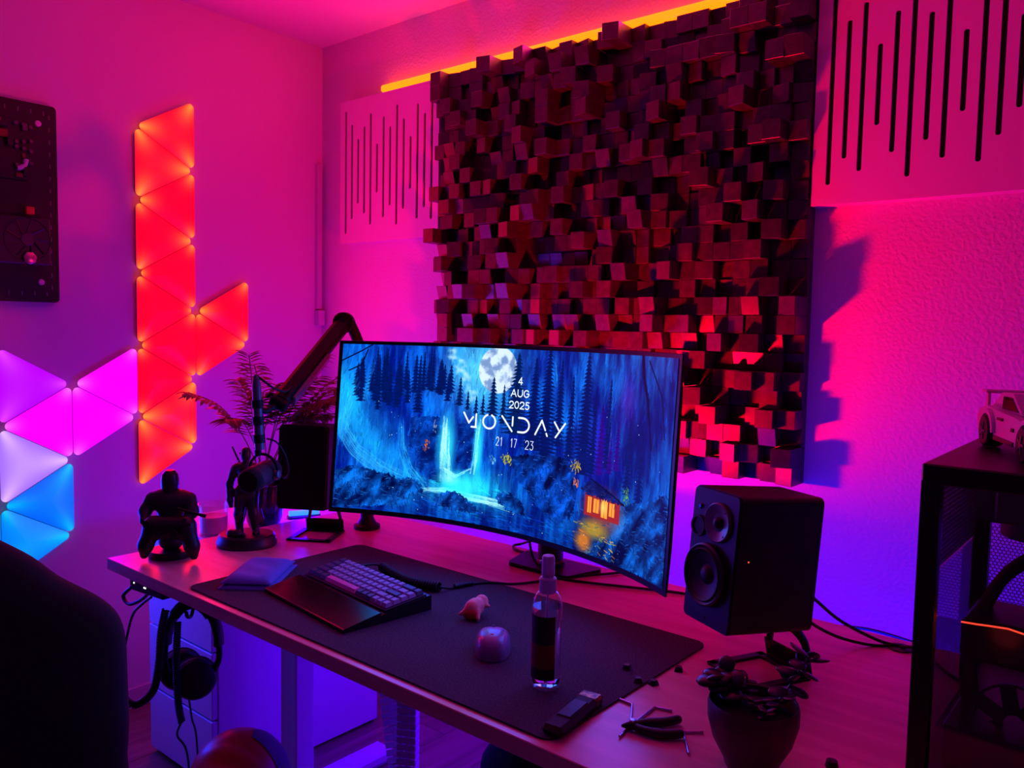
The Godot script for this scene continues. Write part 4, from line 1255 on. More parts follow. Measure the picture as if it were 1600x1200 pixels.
func build_keyboard() -> void:
	var u := 0.0183
	var where := at(1.372, DESK + 0.0035, 0.925, -7.0)
	var t := thing("keyboard", "compact mechanical keyboard with lavender keycaps and a pink spacebar", "keyboard", where)
	var cs := S()
	var tilt := 6.0
	# wedge case
	var w := 16 * u + 0.014
	prism(cs, Transform3D(Basis(Vector3(0, 0, 1), Vector3(0, 1, 0), Vector3(-1, 0, 0)), Vector3(w / 2, 0, 0)), [Vector2(-0.058, 0.0), Vector2(0.058, 0.0), Vector2(0.058, 0.014), Vector2(0.054, 0.017), Vector2(-0.054, 0.030), Vector2(-0.058, 0.028)], 0.0, w)
	obj("case", cs, mat("keyboard case", Color(0.05, 0.05, 0.07), 0.35), t)
	var pl := S()
	cbox(pl, at(0, 0.0255, 0, 0, tilt), Vector3(16 * u + 0.006, 0.004, 5 * u + 0.008), 0.001)
	obj("plate", pl, mat("keyboard plate", Color(0.08, 0.08, 0.16), 0.4), t)
	var caps := {}
	var lav := mat("keycap lavender", Color(0.54, 0.52, 0.62), 0.5)
	var dk := mat("keycap dark", Color(0.20, 0.19, 0.27), 0.5)
	var pink := mat("keycap pink", Color(0.85, 0.36, 0.60), 0.45)
	var rows := [
		[[1, 1], [1, 0], [1, 0], [1, 0], [1, 0], [1, 0], [1, 0], [1, 0], [1, 0], [1, 0], [1, 0], [1, 0], [1, 0], [2, 1], [1, 1]],
		[[1.5, 1], [1, 0], [1, 0], [1, 0], [1, 0], [1, 0], [1, 0], [1, 0], [1, 0], [1, 0], [1, 0], [1, 0], [1, 0], [1.5, 0], [1, 0]],
		[[1.75, 1], [1, 0], [1, 0], [1, 0], [1, 0], [1, 0], [1, 0], [1, 0], [1, 0], [1, 0], [1, 0], [1, 0], [2.25, 1], [1, 0]],
		[[2.25, 1], [1, 0], [1, 0], [1, 0], [1, 0], [1, 0], [1, 0], [1, 0], [1, 0], [1, 0], [1, 0], [1.75, 0], [1, 0], [1, 0]],
		[[1.25, 1], [1.25, 1], [1.25, 1], [6.25, 2], [1, 1], [1, 1], [1, 1], [1, 0], [1, 0], [1, 0]]]
	for r in 5:
		var x := -8.0
		for k in rows[r]:
			var key := "%s %s" % [k[0], k[1]]
			if not caps.has(key):
				var st := S()
				var bw: float = k[0] * u / 2 - 0.0006
				var bd := u / 2 - 0.0006
				var tw := bw - 0.0026
				var td := bd - 0.0028
				var lo := [Vector3(-bw, 0, bd), Vector3(bw, 0, bd), Vector3(bw, 0, -bd), Vector3(-bw, 0, -bd)]
				var hi := [Vector3(-tw, 0.0075, td - 0.0006), Vector3(tw, 0.0075, td - 0.0006), Vector3(tw, 0.0075, -td - 0.0006), Vector3(-tw, 0.0075, -td - 0.0006)]
				for i in 4: quad(st, lo[i], lo[(i + 1) % 4], hi[(i + 1) % 4], hi[i])
				quad(st, hi[0], hi[1], hi[2], hi[3])
				caps[key] = finish(st, [lav, dk, pink][k[1]])
			var cx: float = (x + k[0] / 2.0) * u
			var zz := (r - 2) * u
			put("spacebar" if k[1] == 2 else "keycap", caps[key], t, at(cx, 0.0285 - zz * tan(deg_to_rad(tilt)), zz, 0, tilt))
			x += k[0]
	# palm rest
	var p := thing("palm_rest", "glossy dark palm rest in front of the keyboard", "palm rest", at(1.372, DESK + 0.0035, 0.925, -7.0))
	var ps := S()
	prism(ps, Transform3D(Basis(Vector3(0, 0, 1), Vector3(0, 1, 0), Vector3(-1, 0, 0)), Vector3(w / 2, 0, 0)), round_poly([Vector2(0.0595, 0.0), Vector2(0.142, 0.0), Vector2(0.142, 0.008), Vector2(0.0595, 0.0215)], 0.0022, 3), 0.0, w)
	obj("rest", ps, mat("black lacquer", Color(0.035, 0.03, 0.035), 0.2, 0.0, 0.8), p)

func build_small_things() -> void:
	var rubber := mat("cable rubber", Color(0.02, 0.02, 0.022), 0.6)
	var Y := DESK + 0.0035
	# desk mat
	var felt := mat("grey felt", Color.WHITE, 0.95)
	felt.albedo_texture = tex(tinted(noise_image(12, 0.22, 256, 3), Color(0.11, 0.11, 0.13), Color(0.30, 0.30, 0.33)))
	triplanar(felt, Vector3(4, 4, 4))
	var ms := S()
	prism(ms, Transform3D(Basis(Vector3.RIGHT, -PI / 2), Vector3(1.535, DESK + 0.0003, 0.904)), round_poly(rect(0.965, 0.467), 0.022, 6), 0.0, 0.0032)
	tag(obj("desk_mat", ms, felt), "large dark grey felt desk mat with rounded corners", "desk mat")
	# folded cloth
	var cl := thing("folded_cloth", "folded blue microfibre cloth lying over the corner of the mat", "cloth", at(1.107, Y, 0.998, -52.0))
	var blue := mat("microfibre", Color(0.36, 0.40, 0.72), 0.9)
	blue.rim_enabled = true
	blue.rim = 0.4
	for k in 2:
		var st := S()
		var nx := 14
		var nz := 10
		var wx := 0.185 - 0.012 * k
		var wz := 0.115 - 0.008 * k
		var H := func(i: int, j: int) -> Vector3:
			var x := (i / float(nx) - 0.5) * wx
			var z := (j / float(nz) - 0.5) * wz
			var e := minf(minf(i, nx - i) / 1.6, 1.0) * minf(minf(j, nz - j) / 1.6, 1.0)
			return Vector3(x, 0.002 + k * 0.0105 + 0.0115 * sqrt(e) + 0.0012 * sin(i * 1.1 + j * 0.7 + k * 2) * e, z)
		st.set_smooth_group(1)
		for i in nx:
			for j in nz: quad(st, H.call(i, j + 1), H.call(i + 1, j + 1), H.call(i + 1, j), H.call(i, j))
		var Lo := func(i: int, j: int) -> Vector3:
			var v: Vector3 = H.call(i, j)
			return Vector3(v.x, 0.0005 + k * 0.0105, v.z)
		for i in nx:
			quad(st, Lo.call(i, nz), Lo.call(i + 1, nz), H.call(i + 1, nz), H.call(i, nz))
			quad(st, Lo.call(i + 1, 0), Lo.call(i, 0), H.call(i, 0), H.call(i + 1, 0))
		for j in nz:
			quad(st, Lo.call(0, j), Lo.call(0, j + 1), H.call(0, j + 1), H.call(0, j))
			quad(st, Lo.call(nx, j + 1), Lo.call(nx, j), H.call(nx, j), H.call(nx, j + 1))
		obj("fold", st, blue, cl)
	# coiled keyboard cable
	var cc := thing("coiled_cable", "black coiled keyboard cable with a metal plug on the mat", "cable")
	var cs := S()
	coil(cs, [Vector3(1.275, Y + 0.0125, 0.79), Vector3(1.33, Y + 0.0115, 0.806), Vector3(1.40, Y + 0.0115, 0.818), Vector3(1.468, Y + 0.0115, 0.800)], 0.0085, 0.0029, 0.0062)
	obj("coil", cs, rubber, cc)
	var cr := S()
	tube(cr, smooth_path([Vector3(1.275, Y + 0.012, 0.79), Vector3(1.262, Y + 0.018, 0.802), Vector3(1.257, Y + 0.020, 0.835), Vector3(1.262, Y + 0.016, 0.857)], 6), 0.0026, 6)
	tube(cr, smooth_path([Vector3(1.468, Y + 0.011, 0.80), Vector3(1.475, Y + 0.004, 0.775), Vector3(1.478, Y + 0.003, 0.745), Vector3(1.503, Y + 0.003, 0.691), Vector3(1.545, DESK + 0.0035, 0.653), Vector3(1.575, DESK + 0.0035, 0.60), Vector3(1.60, DESK + 0.0035, 0.53), Vector3(1.66, DESK + 0.0035, 0.44), Vector3(1.68, DESK + 0.0035, 0.405)], 6), 0.0028, 6)
	obj("lead", cr, rubber, cc)
	var pg := S()
	tube(pg, [Vector3(1.4765, Y + 0.0055, 0.764), Vector3(1.482, Y + 0.0055, 0.742), Vector3(1.4895, Y + 0.0055, 0.722)], [0.005, 0.0055, 0.005], 12)
	obj("plug", pg, mat("dark satin metal", Color(0.16, 0.15, 0.17), 0.35, 0.8), cc)
	var lp := S()
	tube(lp, smooth_path([Vector3(1.50, DESK + 0.05, 0.455), Vector3(1.47, DESK + 0.006, 0.415), Vector3(1.43, DESK + 0.004, 0.44), Vector3(1.375, DESK + 0.004, 0.438), Vector3(1.352, DESK + 0.006, 0.415), Vector3(1.37, DESK + 0.012, 0.402), Vector3(1.44, DESK + 0.05, 0.43), Vector3(1.47, DESK + 0.12, 0.47)], 6), 0.0033, 6)
	tag(obj("looped_cable", lp, rubber), "thin black cable looped round the monitor foot", "cable")
	var l2 := S()
	tube(l2, smooth_path([Vector3(1.49, DESK + 0.10, 0.53), Vector3(1.505, DESK + 0.05, 0.54), Vector3(1.53, DESK + 0.02, 0.545), Vector3(1.585, DESK + 0.004, 0.55), Vector3(1.66, DESK + 0.0035, 0.53), Vector3(1.72, DESK + 0.0035, 0.505), Vector3(1.778, DESK + 0.0035, 0.48), Vector3(1.85, DESK + 0.0035, 0.452), Vector3(1.93, DESK + 0.0035, 0.44), Vector3(1.985, DESK + 0.0035, 0.41)], 6), 0.003, 6)
	tag(obj("monitor_cable", l2, rubber), "black cable running across the desk from monitor to speaker", "cable")
	# toy
	var ty := thing("rubber_toy", "little peach rubber animal toy lying beside the mouse", "toy", at(1.622, Y, 0.862, 25.0))
	var peach := mat("peach rubber", Color(0.92, 0.62, 0.50), 0.5)
	var a := S()
	skin(a, [[Vector3(0, 0.018, 0), Vector3(0.002, 0.02, -0.006), 0.018, 0.017], [Vector3(0.006, 0.022, -0.024), Vector3(0.008, 0.024, -0.026), 0.0135, 0.0135], [Vector3(-0.012, 0.016, 0.010), Vector3(-0.021, 0.010, 0.016), 0.006, 0.004], [Vector3(0.012, 0.016, 0.012), Vector3(0.016, 0.006, 0.022), 0.006, 0.004], [Vector3(0.016, 0.022, -0.022), Vector3(0.024, 0.019, -0.018), 0.005, 0.004]], 0.003, 0.004)
	obj("body", a, peach, ty)
	var sk := S()
	skin(sk, [[Vector3(-0.008, 0.010, 0.010), Vector3(0.008, 0.010, 0.012), 0.010, 0.010], [Vector3(0, 0.012, 0.006), Vector3(0, 0.012, 0.008), 0.0135, 0.0135]], 0.003, 0.003)
	obj("shorts", sk, mat("red rubber", Color(0.75, 0.12, 0.12), 0.5), ty)
	# mouse
	var mo := thing("computer_mouse", "small pale wireless mouse on the felt mat", "mouse", at(1.755, Y, 0.958, 38.0))
	var mm := S()
	mm.set_smooth_group(1)
	var dome := func(i2: int, k2: int) -> Vector3:
		var e := PI / 2 * i2 / 10.0
		var a2 := TAU * k2 / 28.0
		var cx := signf(cos(a2)) * pow(absf(cos(a2)), 0.75)
		var cz := signf(sin(a2)) * pow(absf(sin(a2)), 0.75)
		var r2 := pow(cos(e), 0.6) if i2 < 10 else 0.0
		return Vector3(cx * 0.031 * r2 * (1.0 - 0.1 * cz), 0.001 + (0.037 - 0.007 * maxf(-cz, 0.0) * r2) * pow(sin(e), 0.8), cz * 0.051 * r2)
	for i2 in 10:
		for k2 in 28: quad(mm, dome.call(i2, k2 + 1), dome.call(i2, k2), dome.call(i2 + 1, k2), dome.call(i2 + 1, k2 + 1))
	obj("shell", mm, mat("pale plastic", Color(0.50, 0.50, 0.60), 0.25), mo)
	var wh := S()
	lathe(wh, Transform3D(Basis(Vector3.FORWARD, PI / 2), Vector3(-0.003, 0.028, -0.026)), [[0.0, 0.0], [0.007, 0.0], [0.008, 0.002], [0.008, 0.004], [0.007, 0.006], [0.0, 0.006]], 16)
	obj("wheel", wh, mat("rubber", Color(0.03, 0.03, 0.03), 0.6), mo)
	var lg := S()
	lathe(lg, Transform3D(Basis(Vector3.RIGHT, 0.55), Vector3(0, 0.0345, 0.024)), [[0.0055, 0.0], [0.005, 0.0012], [0.0, 0.0015]], 14)
	obj("button", lg, mat("red rubber", Color(0.75, 0.12, 0.12), 0.5), mo)
	# spray bottle
	var bo := thing("spray_bottle", "clear plastic spray bottle with a dark label and frosted pump", "bottle", at(1.908, Y, 1.006, 28.0))
	var sh := S()
	lathe(sh, Transform3D(), [[0.0, 0.002], [0.014, 0.0005], [0.019, 0.0], [0.0225, 0.004], [0.0235, 0.012], [0.0235, 0.128], [0.022, 0.140], [0.016, 0.150], [0.0115, 0.154], [0.0115, 0.160]], 36)
	var pet := mat("clear plastic", Color(0.92, 0.92, 0.98, 0.10), 0.04)
	pet.transparency = BaseMaterial3D.TRANSPARENCY_ALPHA
	obj("bottle_shell", sh, pet, bo)
	var lq := S()
	lathe(lq, Transform3D(), [[0.0, 0.004], [0.016, 0.004], [0.0215, 0.008], [0.0226, 0.014], [0.0226, 0.1285], [0.0, 0.1285]], 32)
	var wat := mat("liquid", Color(0.96, 0.95, 1.0, 0.0), 0.0)
	wat.refraction_enabled = true
	wat.refraction_scale = 0.033
	wat.transparency = BaseMaterial3D.TRANSPARENCY_ALPHA
	obj("liquid", lq, wat, bo)
	var bands := [[0.018, 0.036, Color(0.10, 0.06, 0.12)], [0.036, 0.074, Color(0.42, 0.05, 0.07)], [0.074, 0.118, Color(0.05, 0.05, 0.12)]]
	var lb_parent: MeshInstance3D = null
	for k in [2, 1, 0]:
		var lb := S()
		lb.set_smooth_group(1)
		for i in 16:
			var t0 := deg_to_rad(lerpf(-95.0, 42.0, i / 16.0))
			var t1 := deg_to_rad(lerpf(-95.0, 42.0, (i + 1) / 16.0))
			var r := 0.0239
			quad(lb, Vector3(r * sin(t0), bands[k][0], r * cos(t0)), Vector3(r * sin(t1), bands[k][0], r * cos(t1)), Vector3(r * sin(t1), bands[k][1], r * cos(t1)), Vector3(r * sin(t0), bands[k][1], r * cos(t0)))
		var o := obj("label", lb, mat("bottle label %d" % k, bands[k][2], 0.45), bo)
	var tb := S()
	tube(tb, [Vector3(0, 0.012, 0), Vector3(0, 0.158, 0)], 0.0016, 8)
	obj("dip_tube", tb, mat("milky plastic", Color(0.8, 0.78, 0.85), 0.4), bo)
	var pm := S()
	lathe(pm, Transform3D(), [[0.0125, 0.150], [0.0135, 0.152], [0.0135, 0.172], [0.012, 0.174], [0.0095, 0.175], [0.0095, 0.180], [0.0, 0.180]], 24)
	var frost := mat("frosted plastic", Color(0.74, 0.70, 0.80), 0.45)
	frost.backlight_enabled = true
	frost.backlight = Color(0.6, 0.6, 0.65)
	obj("collar", pm, frost, bo)
	var nz := S()
	lathe(nz, Transform3D(), [[0.0, 0.178], [0.0105, 0.178], [0.010, 0.205], [0.0085, 0.208], [0.0, 0.208]], 22)
	bx(nz, -0.011, 0.197, 0.0, 0.006, 0.005, 0.005, 0.001)
	obj("pump_head", nz, frost, bo)
	# slim black pouch with a gold end
	var re := thing("slim_black_case", "slim black case with a gold patterned end on the mat edge", "case", at(2.002, Y, 1.066, 8.0))
	var rs := S()
	cbox(rs, at(0, 0.0075, 0.006), Vector3(0.036, 0.015, 0.115), 0.006)
	obj("body", rs, mat("black fabric case", Color(0.035, 0.035, 0.045), 0.7), re)
	var rp := S()
	cbox(rp, at(0.0, 0.0085, 0.0), Vector3(0.026, 0.017, 0.06), 0.003)
	obj("pocket", rp, mat("black plastic", Color(0.03, 0.03, 0.035), 0.5), re)
	var ge := S()
	cbox(ge, at(0.0, 0.0075, -0.056), Vector3(0.034, 0.0148, 0.024), 0.003)
	var gold := mat("gold pattern", Color.WHITE, 0.35, 0.5)
	gold.albedo_texture = tex(tinted(noise_image(51, 0.06, 64, 3), Color(0.15, 0.08, 0.02), Color(0.98, 0.78, 0.35)))
	triplanar(gold, Vector3(22, 22, 22))
	obj("patterned_end", ge, gold, re)
	# loose black keycaps
	var kc := S()
	lathe(kc, Transform3D(Basis(Vector3.UP, PI / 4), Vector3.ZERO), [[0.0, 0.0], [0.0095, 0.0], [0.0062, 0.0075], [0.0, 0.007]], 4)
	var kmesh := finish(kc, mat("black plastic", Color(0.03, 0.03, 0.035), 0.5))
	var i := 0
	for p in [[1.968, 0.864, 12.0, "loose black keycap lying alone on the felt mat", Y], [2.008, 0.895, 40.0, "loose black keycap on the rounded edge of the mat", Y], [2.027, 0.880, -15.0, "loose black keycap on bare wood beside the mat edge", DESK + 0.0005], [2.032, 0.806, 25.0, "loose black keycap on bare wood nearest the speaker stand", DESK + 0.0005]]:
		tag(put("loose_keycap", kmesh, self, at(p[0], p[4], p[1], p[2])), p[3], "keycap", "loose black keycaps")
		i += 1
	# hex keys and cutters
	var steel := mat("bright steel", Color(0.75, 0.73, 0.80), 0.25, 0.9)
	for k in [[[Vector2(2.018, 0.964), Vector2(2.041, 0.966), Vector2(2.066, 1.011)], "small bent hex key lying against the mat corner"], [[Vector2(2.079, 1.061), Vector2(2.074, 1.016), Vector2(2.071, 0.952), Vector2(2.096, 0.944)], "long bent hex key lying under the cutters"], [[Vector2(2.160, 0.972), Vector2(2.139, 0.991), Vector2(2.172, 1.038)], "small bent hex key under the end of the cutter handle"]]:
		var st := S()
		var pts := []
		for p in k[0]: pts.append(Vector3(p.x, DESK + 0.0024, p.y))
		var path := []
		for n in pts.size():
			if n == 0 or n == pts.size() - 1: path.append(pts[n])
			else:
				path.append(pts[n].move_toward(pts[n - 1], 0.005))
				path.append(pts[n])
				path.append(pts[n].move_toward(pts[n + 1], 0.005))
		tube(st, path, 0.0021, 6)
		tag(obj("hex_key", st, steel), k[1], "hex key", "hex keys by the cutters")
	var pl := thing("side_cutters", "small side cutters with black grips lying open on the desk", "pliers")
	var grip := mat("black grip", Color(0.03, 0.03, 0.045), 0.5)
	for h in [[Vector3(2.082, 0, 1.024), Vector3(2.094, 0, 1.008), Vector3(2.110, 0, 0.992), Vector3(2.122, 0, 0.968)], [Vector3(2.086, 0, 1.032), Vector3(2.104, 0, 1.032), Vector3(2.126, 0, 1.024), Vector3(2.146, 0, 1.004)]]:
		var st := S()
		var pts := []
		for p in h: pts.append(p + Vector3(0, DESK + 0.0075, 0))
		tube(st, smooth_path(pts, 5), [0.005, 0.0052, 0.0055, 0.0058, 0.006, 0.0063, 0.0065, 0.0066, 0.0067, 0.0068, 0.0068, 0.0067, 0.0066, 0.0065, 0.006, 0.0045], 10)
		obj("grip", st, grip, pl)
	var jw := S()
	tube(jw, [Vector3(2.086, DESK + 0.0075, 1.026), Vector3(2.080, DESK + 0.0075, 1.032), Vector3(2.070, DESK + 0.0075, 1.042)], [0.006, 0.007, 0.002], 8)
	obj("jaws", jw, mat("dark satin metal", Color(0.16, 0.15, 0.17), 0.35, 0.8), pl)
	var pv := S()
	lathe(pv, Transform3D(Basis(), Vector3(2.081, DESK + 0.008, 1.030)), [[0.004, 0.0], [0.004, 0.008], [0.0, 0.0085]], 12)
	obj("pivot", pv, steel, pl)
	# small knob near the front right
	var kn := S()
	lathe(kn, Transform3D(Basis(), Vector3(2.326, DESK + 0.0005, 0.94)), [[0.0, 0.0], [0.008, 0.0], [0.0085, 0.002], [0.007, 0.009], [0.0, 0.010]], 16)
	tag(obj("small_knob", kn, mat("black plastic", Color(0.03, 0.03, 0.035), 0.5)), "small round black knob on bare wood right of the bowl planter", "knob")
	# cables behind the right speaker
	for c in [[[Vector3(2.16, 0.88, 0.66), Vector3(2.17, 0.83, 0.58), Vector3(2.20, 0.78, 0.52), Vector3(2.25, 0.742, 0.465), Vector3(2.285, DESK + 0.004, 0.445)], "upper black cable from the speaker back to the desk edge"],
			[[Vector3(2.155, 0.86, 0.67), Vector3(2.16, 0.80, 0.60), Vector3(2.19, 0.755, 0.53), Vector3(2.235, DESK + 0.004, 0.48), Vector3(2.27, DESK + 0.004, 0.455)], "lower black cable from the speaker back to the desk edge"],
			[[Vector3(1.98, 0.70, 0.375), Vector3(2.06, 0.695, 0.37), Vector3(2.14, 0.715, 0.372), Vector3(2.22, 0.725, 0.37), Vector3(2.34, 0.715, 0.372)], "black cable sagging along the rear of the desk"],
			[[Vector3(2.285, DESK + 0.005, 0.452), Vector3(2.31, DESK + 0.012, 0.46), Vector3(2.34, DESK + 0.012, 0.49), Vector3(2.38, DESK + 0.006, 0.53), Vector3(2.42, DESK + 0.004, 0.55)], "short thick black cable running from the grommet to the computer"]]:
		var st := S()
		tube(st, smooth_path(c[0], 6), 0.003, 6)
		tag(obj("thin_cable", st, rubber), c[1], "cable")
	var gm := S()
	lathe(gm, Transform3D(Basis(), Vector3(2.283, DESK + 0.0003, 0.448)), [[0.0, 0.0], [0.022, 0.0], [0.022, 0.002], [0.018, 0.003], [0.0, 0.0026]], 24)
	tag(obj("cable_grommet", gm, mat("black plastic", Color(0.03, 0.03, 0.035), 0.5)), "round black cable grommet at the rear of the desk", "grommet")

func build_planter() -> void:
	var t := thing("succulent_planter", "rounded bowl planter with dark succulents on the desk front", "plant", Transform3D(Basis(), Vector3(2.248, DESK + 0.0005, 1.013)))
	var po := S()
	lathe(po, Transform3D(), [[0.0, 0.0], [0.030, 0.0], [0.034, 0.006], [0.036, 0.014], [0.050, 0.040], [0.0570, 0.066], [0.0575, 0.084], [0.0555, 0.090], [0.0530, 0.088], [0.0525, 0.074], [0.0, 0.074]], 44)
	obj("bowl", po, mat("brown clay", Color(0.30, 0.18, 0.19), 0.45), t)
	var so := S()
	lathe(so, Transform3D(), [[0.0525, 0.074], [0.040, 0.079], [0.02, 0.081], [0.0, 0.082]], 30)
	obj("soil", so, mat("soil", Color(0.05, 0.04, 0.045), 0.95), t)
	var dark := mat("dark leaf", Color(0.10, 0.11, 0.12), 0.3)
	var mid := mat("glossy leaf", Color(0.24, 0.27, 0.30), 0.25)
	rng.seed = 8
	var lf := S()
	ball(lf, Transform3D(Basis().scaled(Vector3(0.62, 0.2, 1.0)), Vector3(0, 0, 1.0)), 12, 8)
	var leaf_a := finish(lf, mid)
	var lr := S()
	ball(lr, Transform3D(Basis().scaled(Vector3(1.0, 0.45, 1.0)), Vector3(0, 0, 0.8)), 12, 8)
	var leaf_b := finish(lr, dark)
	var stem := func(path: Array) -> void:
		var st := S()
		tube(st, smooth_path(path, 5), 0.0016, 6)
		obj("stem", st, dark, t)
	# right sprig of oval leaves leaning out to the back
	var main := [Vector3(0.018, 0.078, -0.012), Vector3(0.030, 0.10, -0.028), Vector3(0.038, 0.122, -0.048), Vector3(0.048, 0.142, -0.062)]
	stem.call(main)
	var sp := smooth_path(main, 6)
	for k in 17:
		var p: Vector3 = sp[3 + int(k * (sp.size() - 4) / 16.0)]
		var b := Basis.from_euler(Vector3(rng.randf_range(-0.7, 0.5), k * 2.4, rng.randf_range(-0.5, 0.5)))
		var z := rng.randf_range(0.0125, 0.0165)
		put("leaf", leaf_a, t, Transform3D(b.scaled(Vector3.ONE * z), p))
	# short sprigs inside the bowl
	for q in [[Vector3(-0.012, 0.078, -0.010), Vector3(-0.016, 0.112, -0.014)], [Vector3(0.004, 0.078, 0.006), Vector3(0.002, 0.095, 0.010)], [Vector3(0.018, 0.078, 0.014), Vector3(0.026, 0.092, 0.022)]]:
		stem.call(q)
		for k in 6:
			var p: Vector3 = q[0].lerp(q[1], 0.35 + 0.13 * k)
			put("leaf", leaf_a, t, Transform3D(Basis.from_euler(Vector3(rng.randf_range(-0.6, 0.2), k * 2.1, 0)).scaled(Vector3.ONE * 0.0068), p))
	# round rosette spilling over the rim on the other side
	for k in 22:
		var yaw := rng.randf_range(0, TAU)
		var p := Vector3(-0.048 + rng.randf_range(-0.012, 0.018), 0.082 + rng.randf_range(0.0, 0.034), 0.008 + rng.randf_range(-0.018, 0.018))
		put("leaf", leaf_b, t, Transform3D(Basis.from_euler(Vector3(rng.randf_range(-0.9, 0.3), yaw, 0)).scaled(Vector3.ONE * rng.randf_range(0.011, 0.016)), p))

func honeycomb(st: SurfaceTool, xf: Transform3D, w: float, h: float, cell: float, hole: float, thick: float) -> void:   # plate of hexagons with holes
	var dx := cell * sqrt(3.0)
	var j := 0
	var y := cell
	while y < h - cell * 0.5:
		var x := dx / 2.0 + (dx / 2.0 if j % 2 else 0.0)
		while x < w - dx * 0.4:
			for k in 6:
				var a0 := TAU * (k + 0.5) / 6.0
				var a1 := TAU * (k + 1.5) / 6.0
				var o0 := Vector3(x + cell * cos(a0), y + cell * sin(a0), 0)
				var o1 := Vector3(x + cell * cos(a1), y + cell * sin(a1), 0)
				var i0 := Vector3(x + hole * cos(a0), y + hole * sin(a0), 0)
				var i1 := Vector3(x + hole * cos(a1), y + hole * sin(a1), 0)
				quad(st, xf * i0, xf * o0, xf * o1, xf * i1)
				var d := Vector3(0, 0, -thick)
				quad(st, xf * i1, xf * (i1 + d), xf * (i0 + d), xf * i0)
			x += dx
		y += cell * 1.5
		j += 1

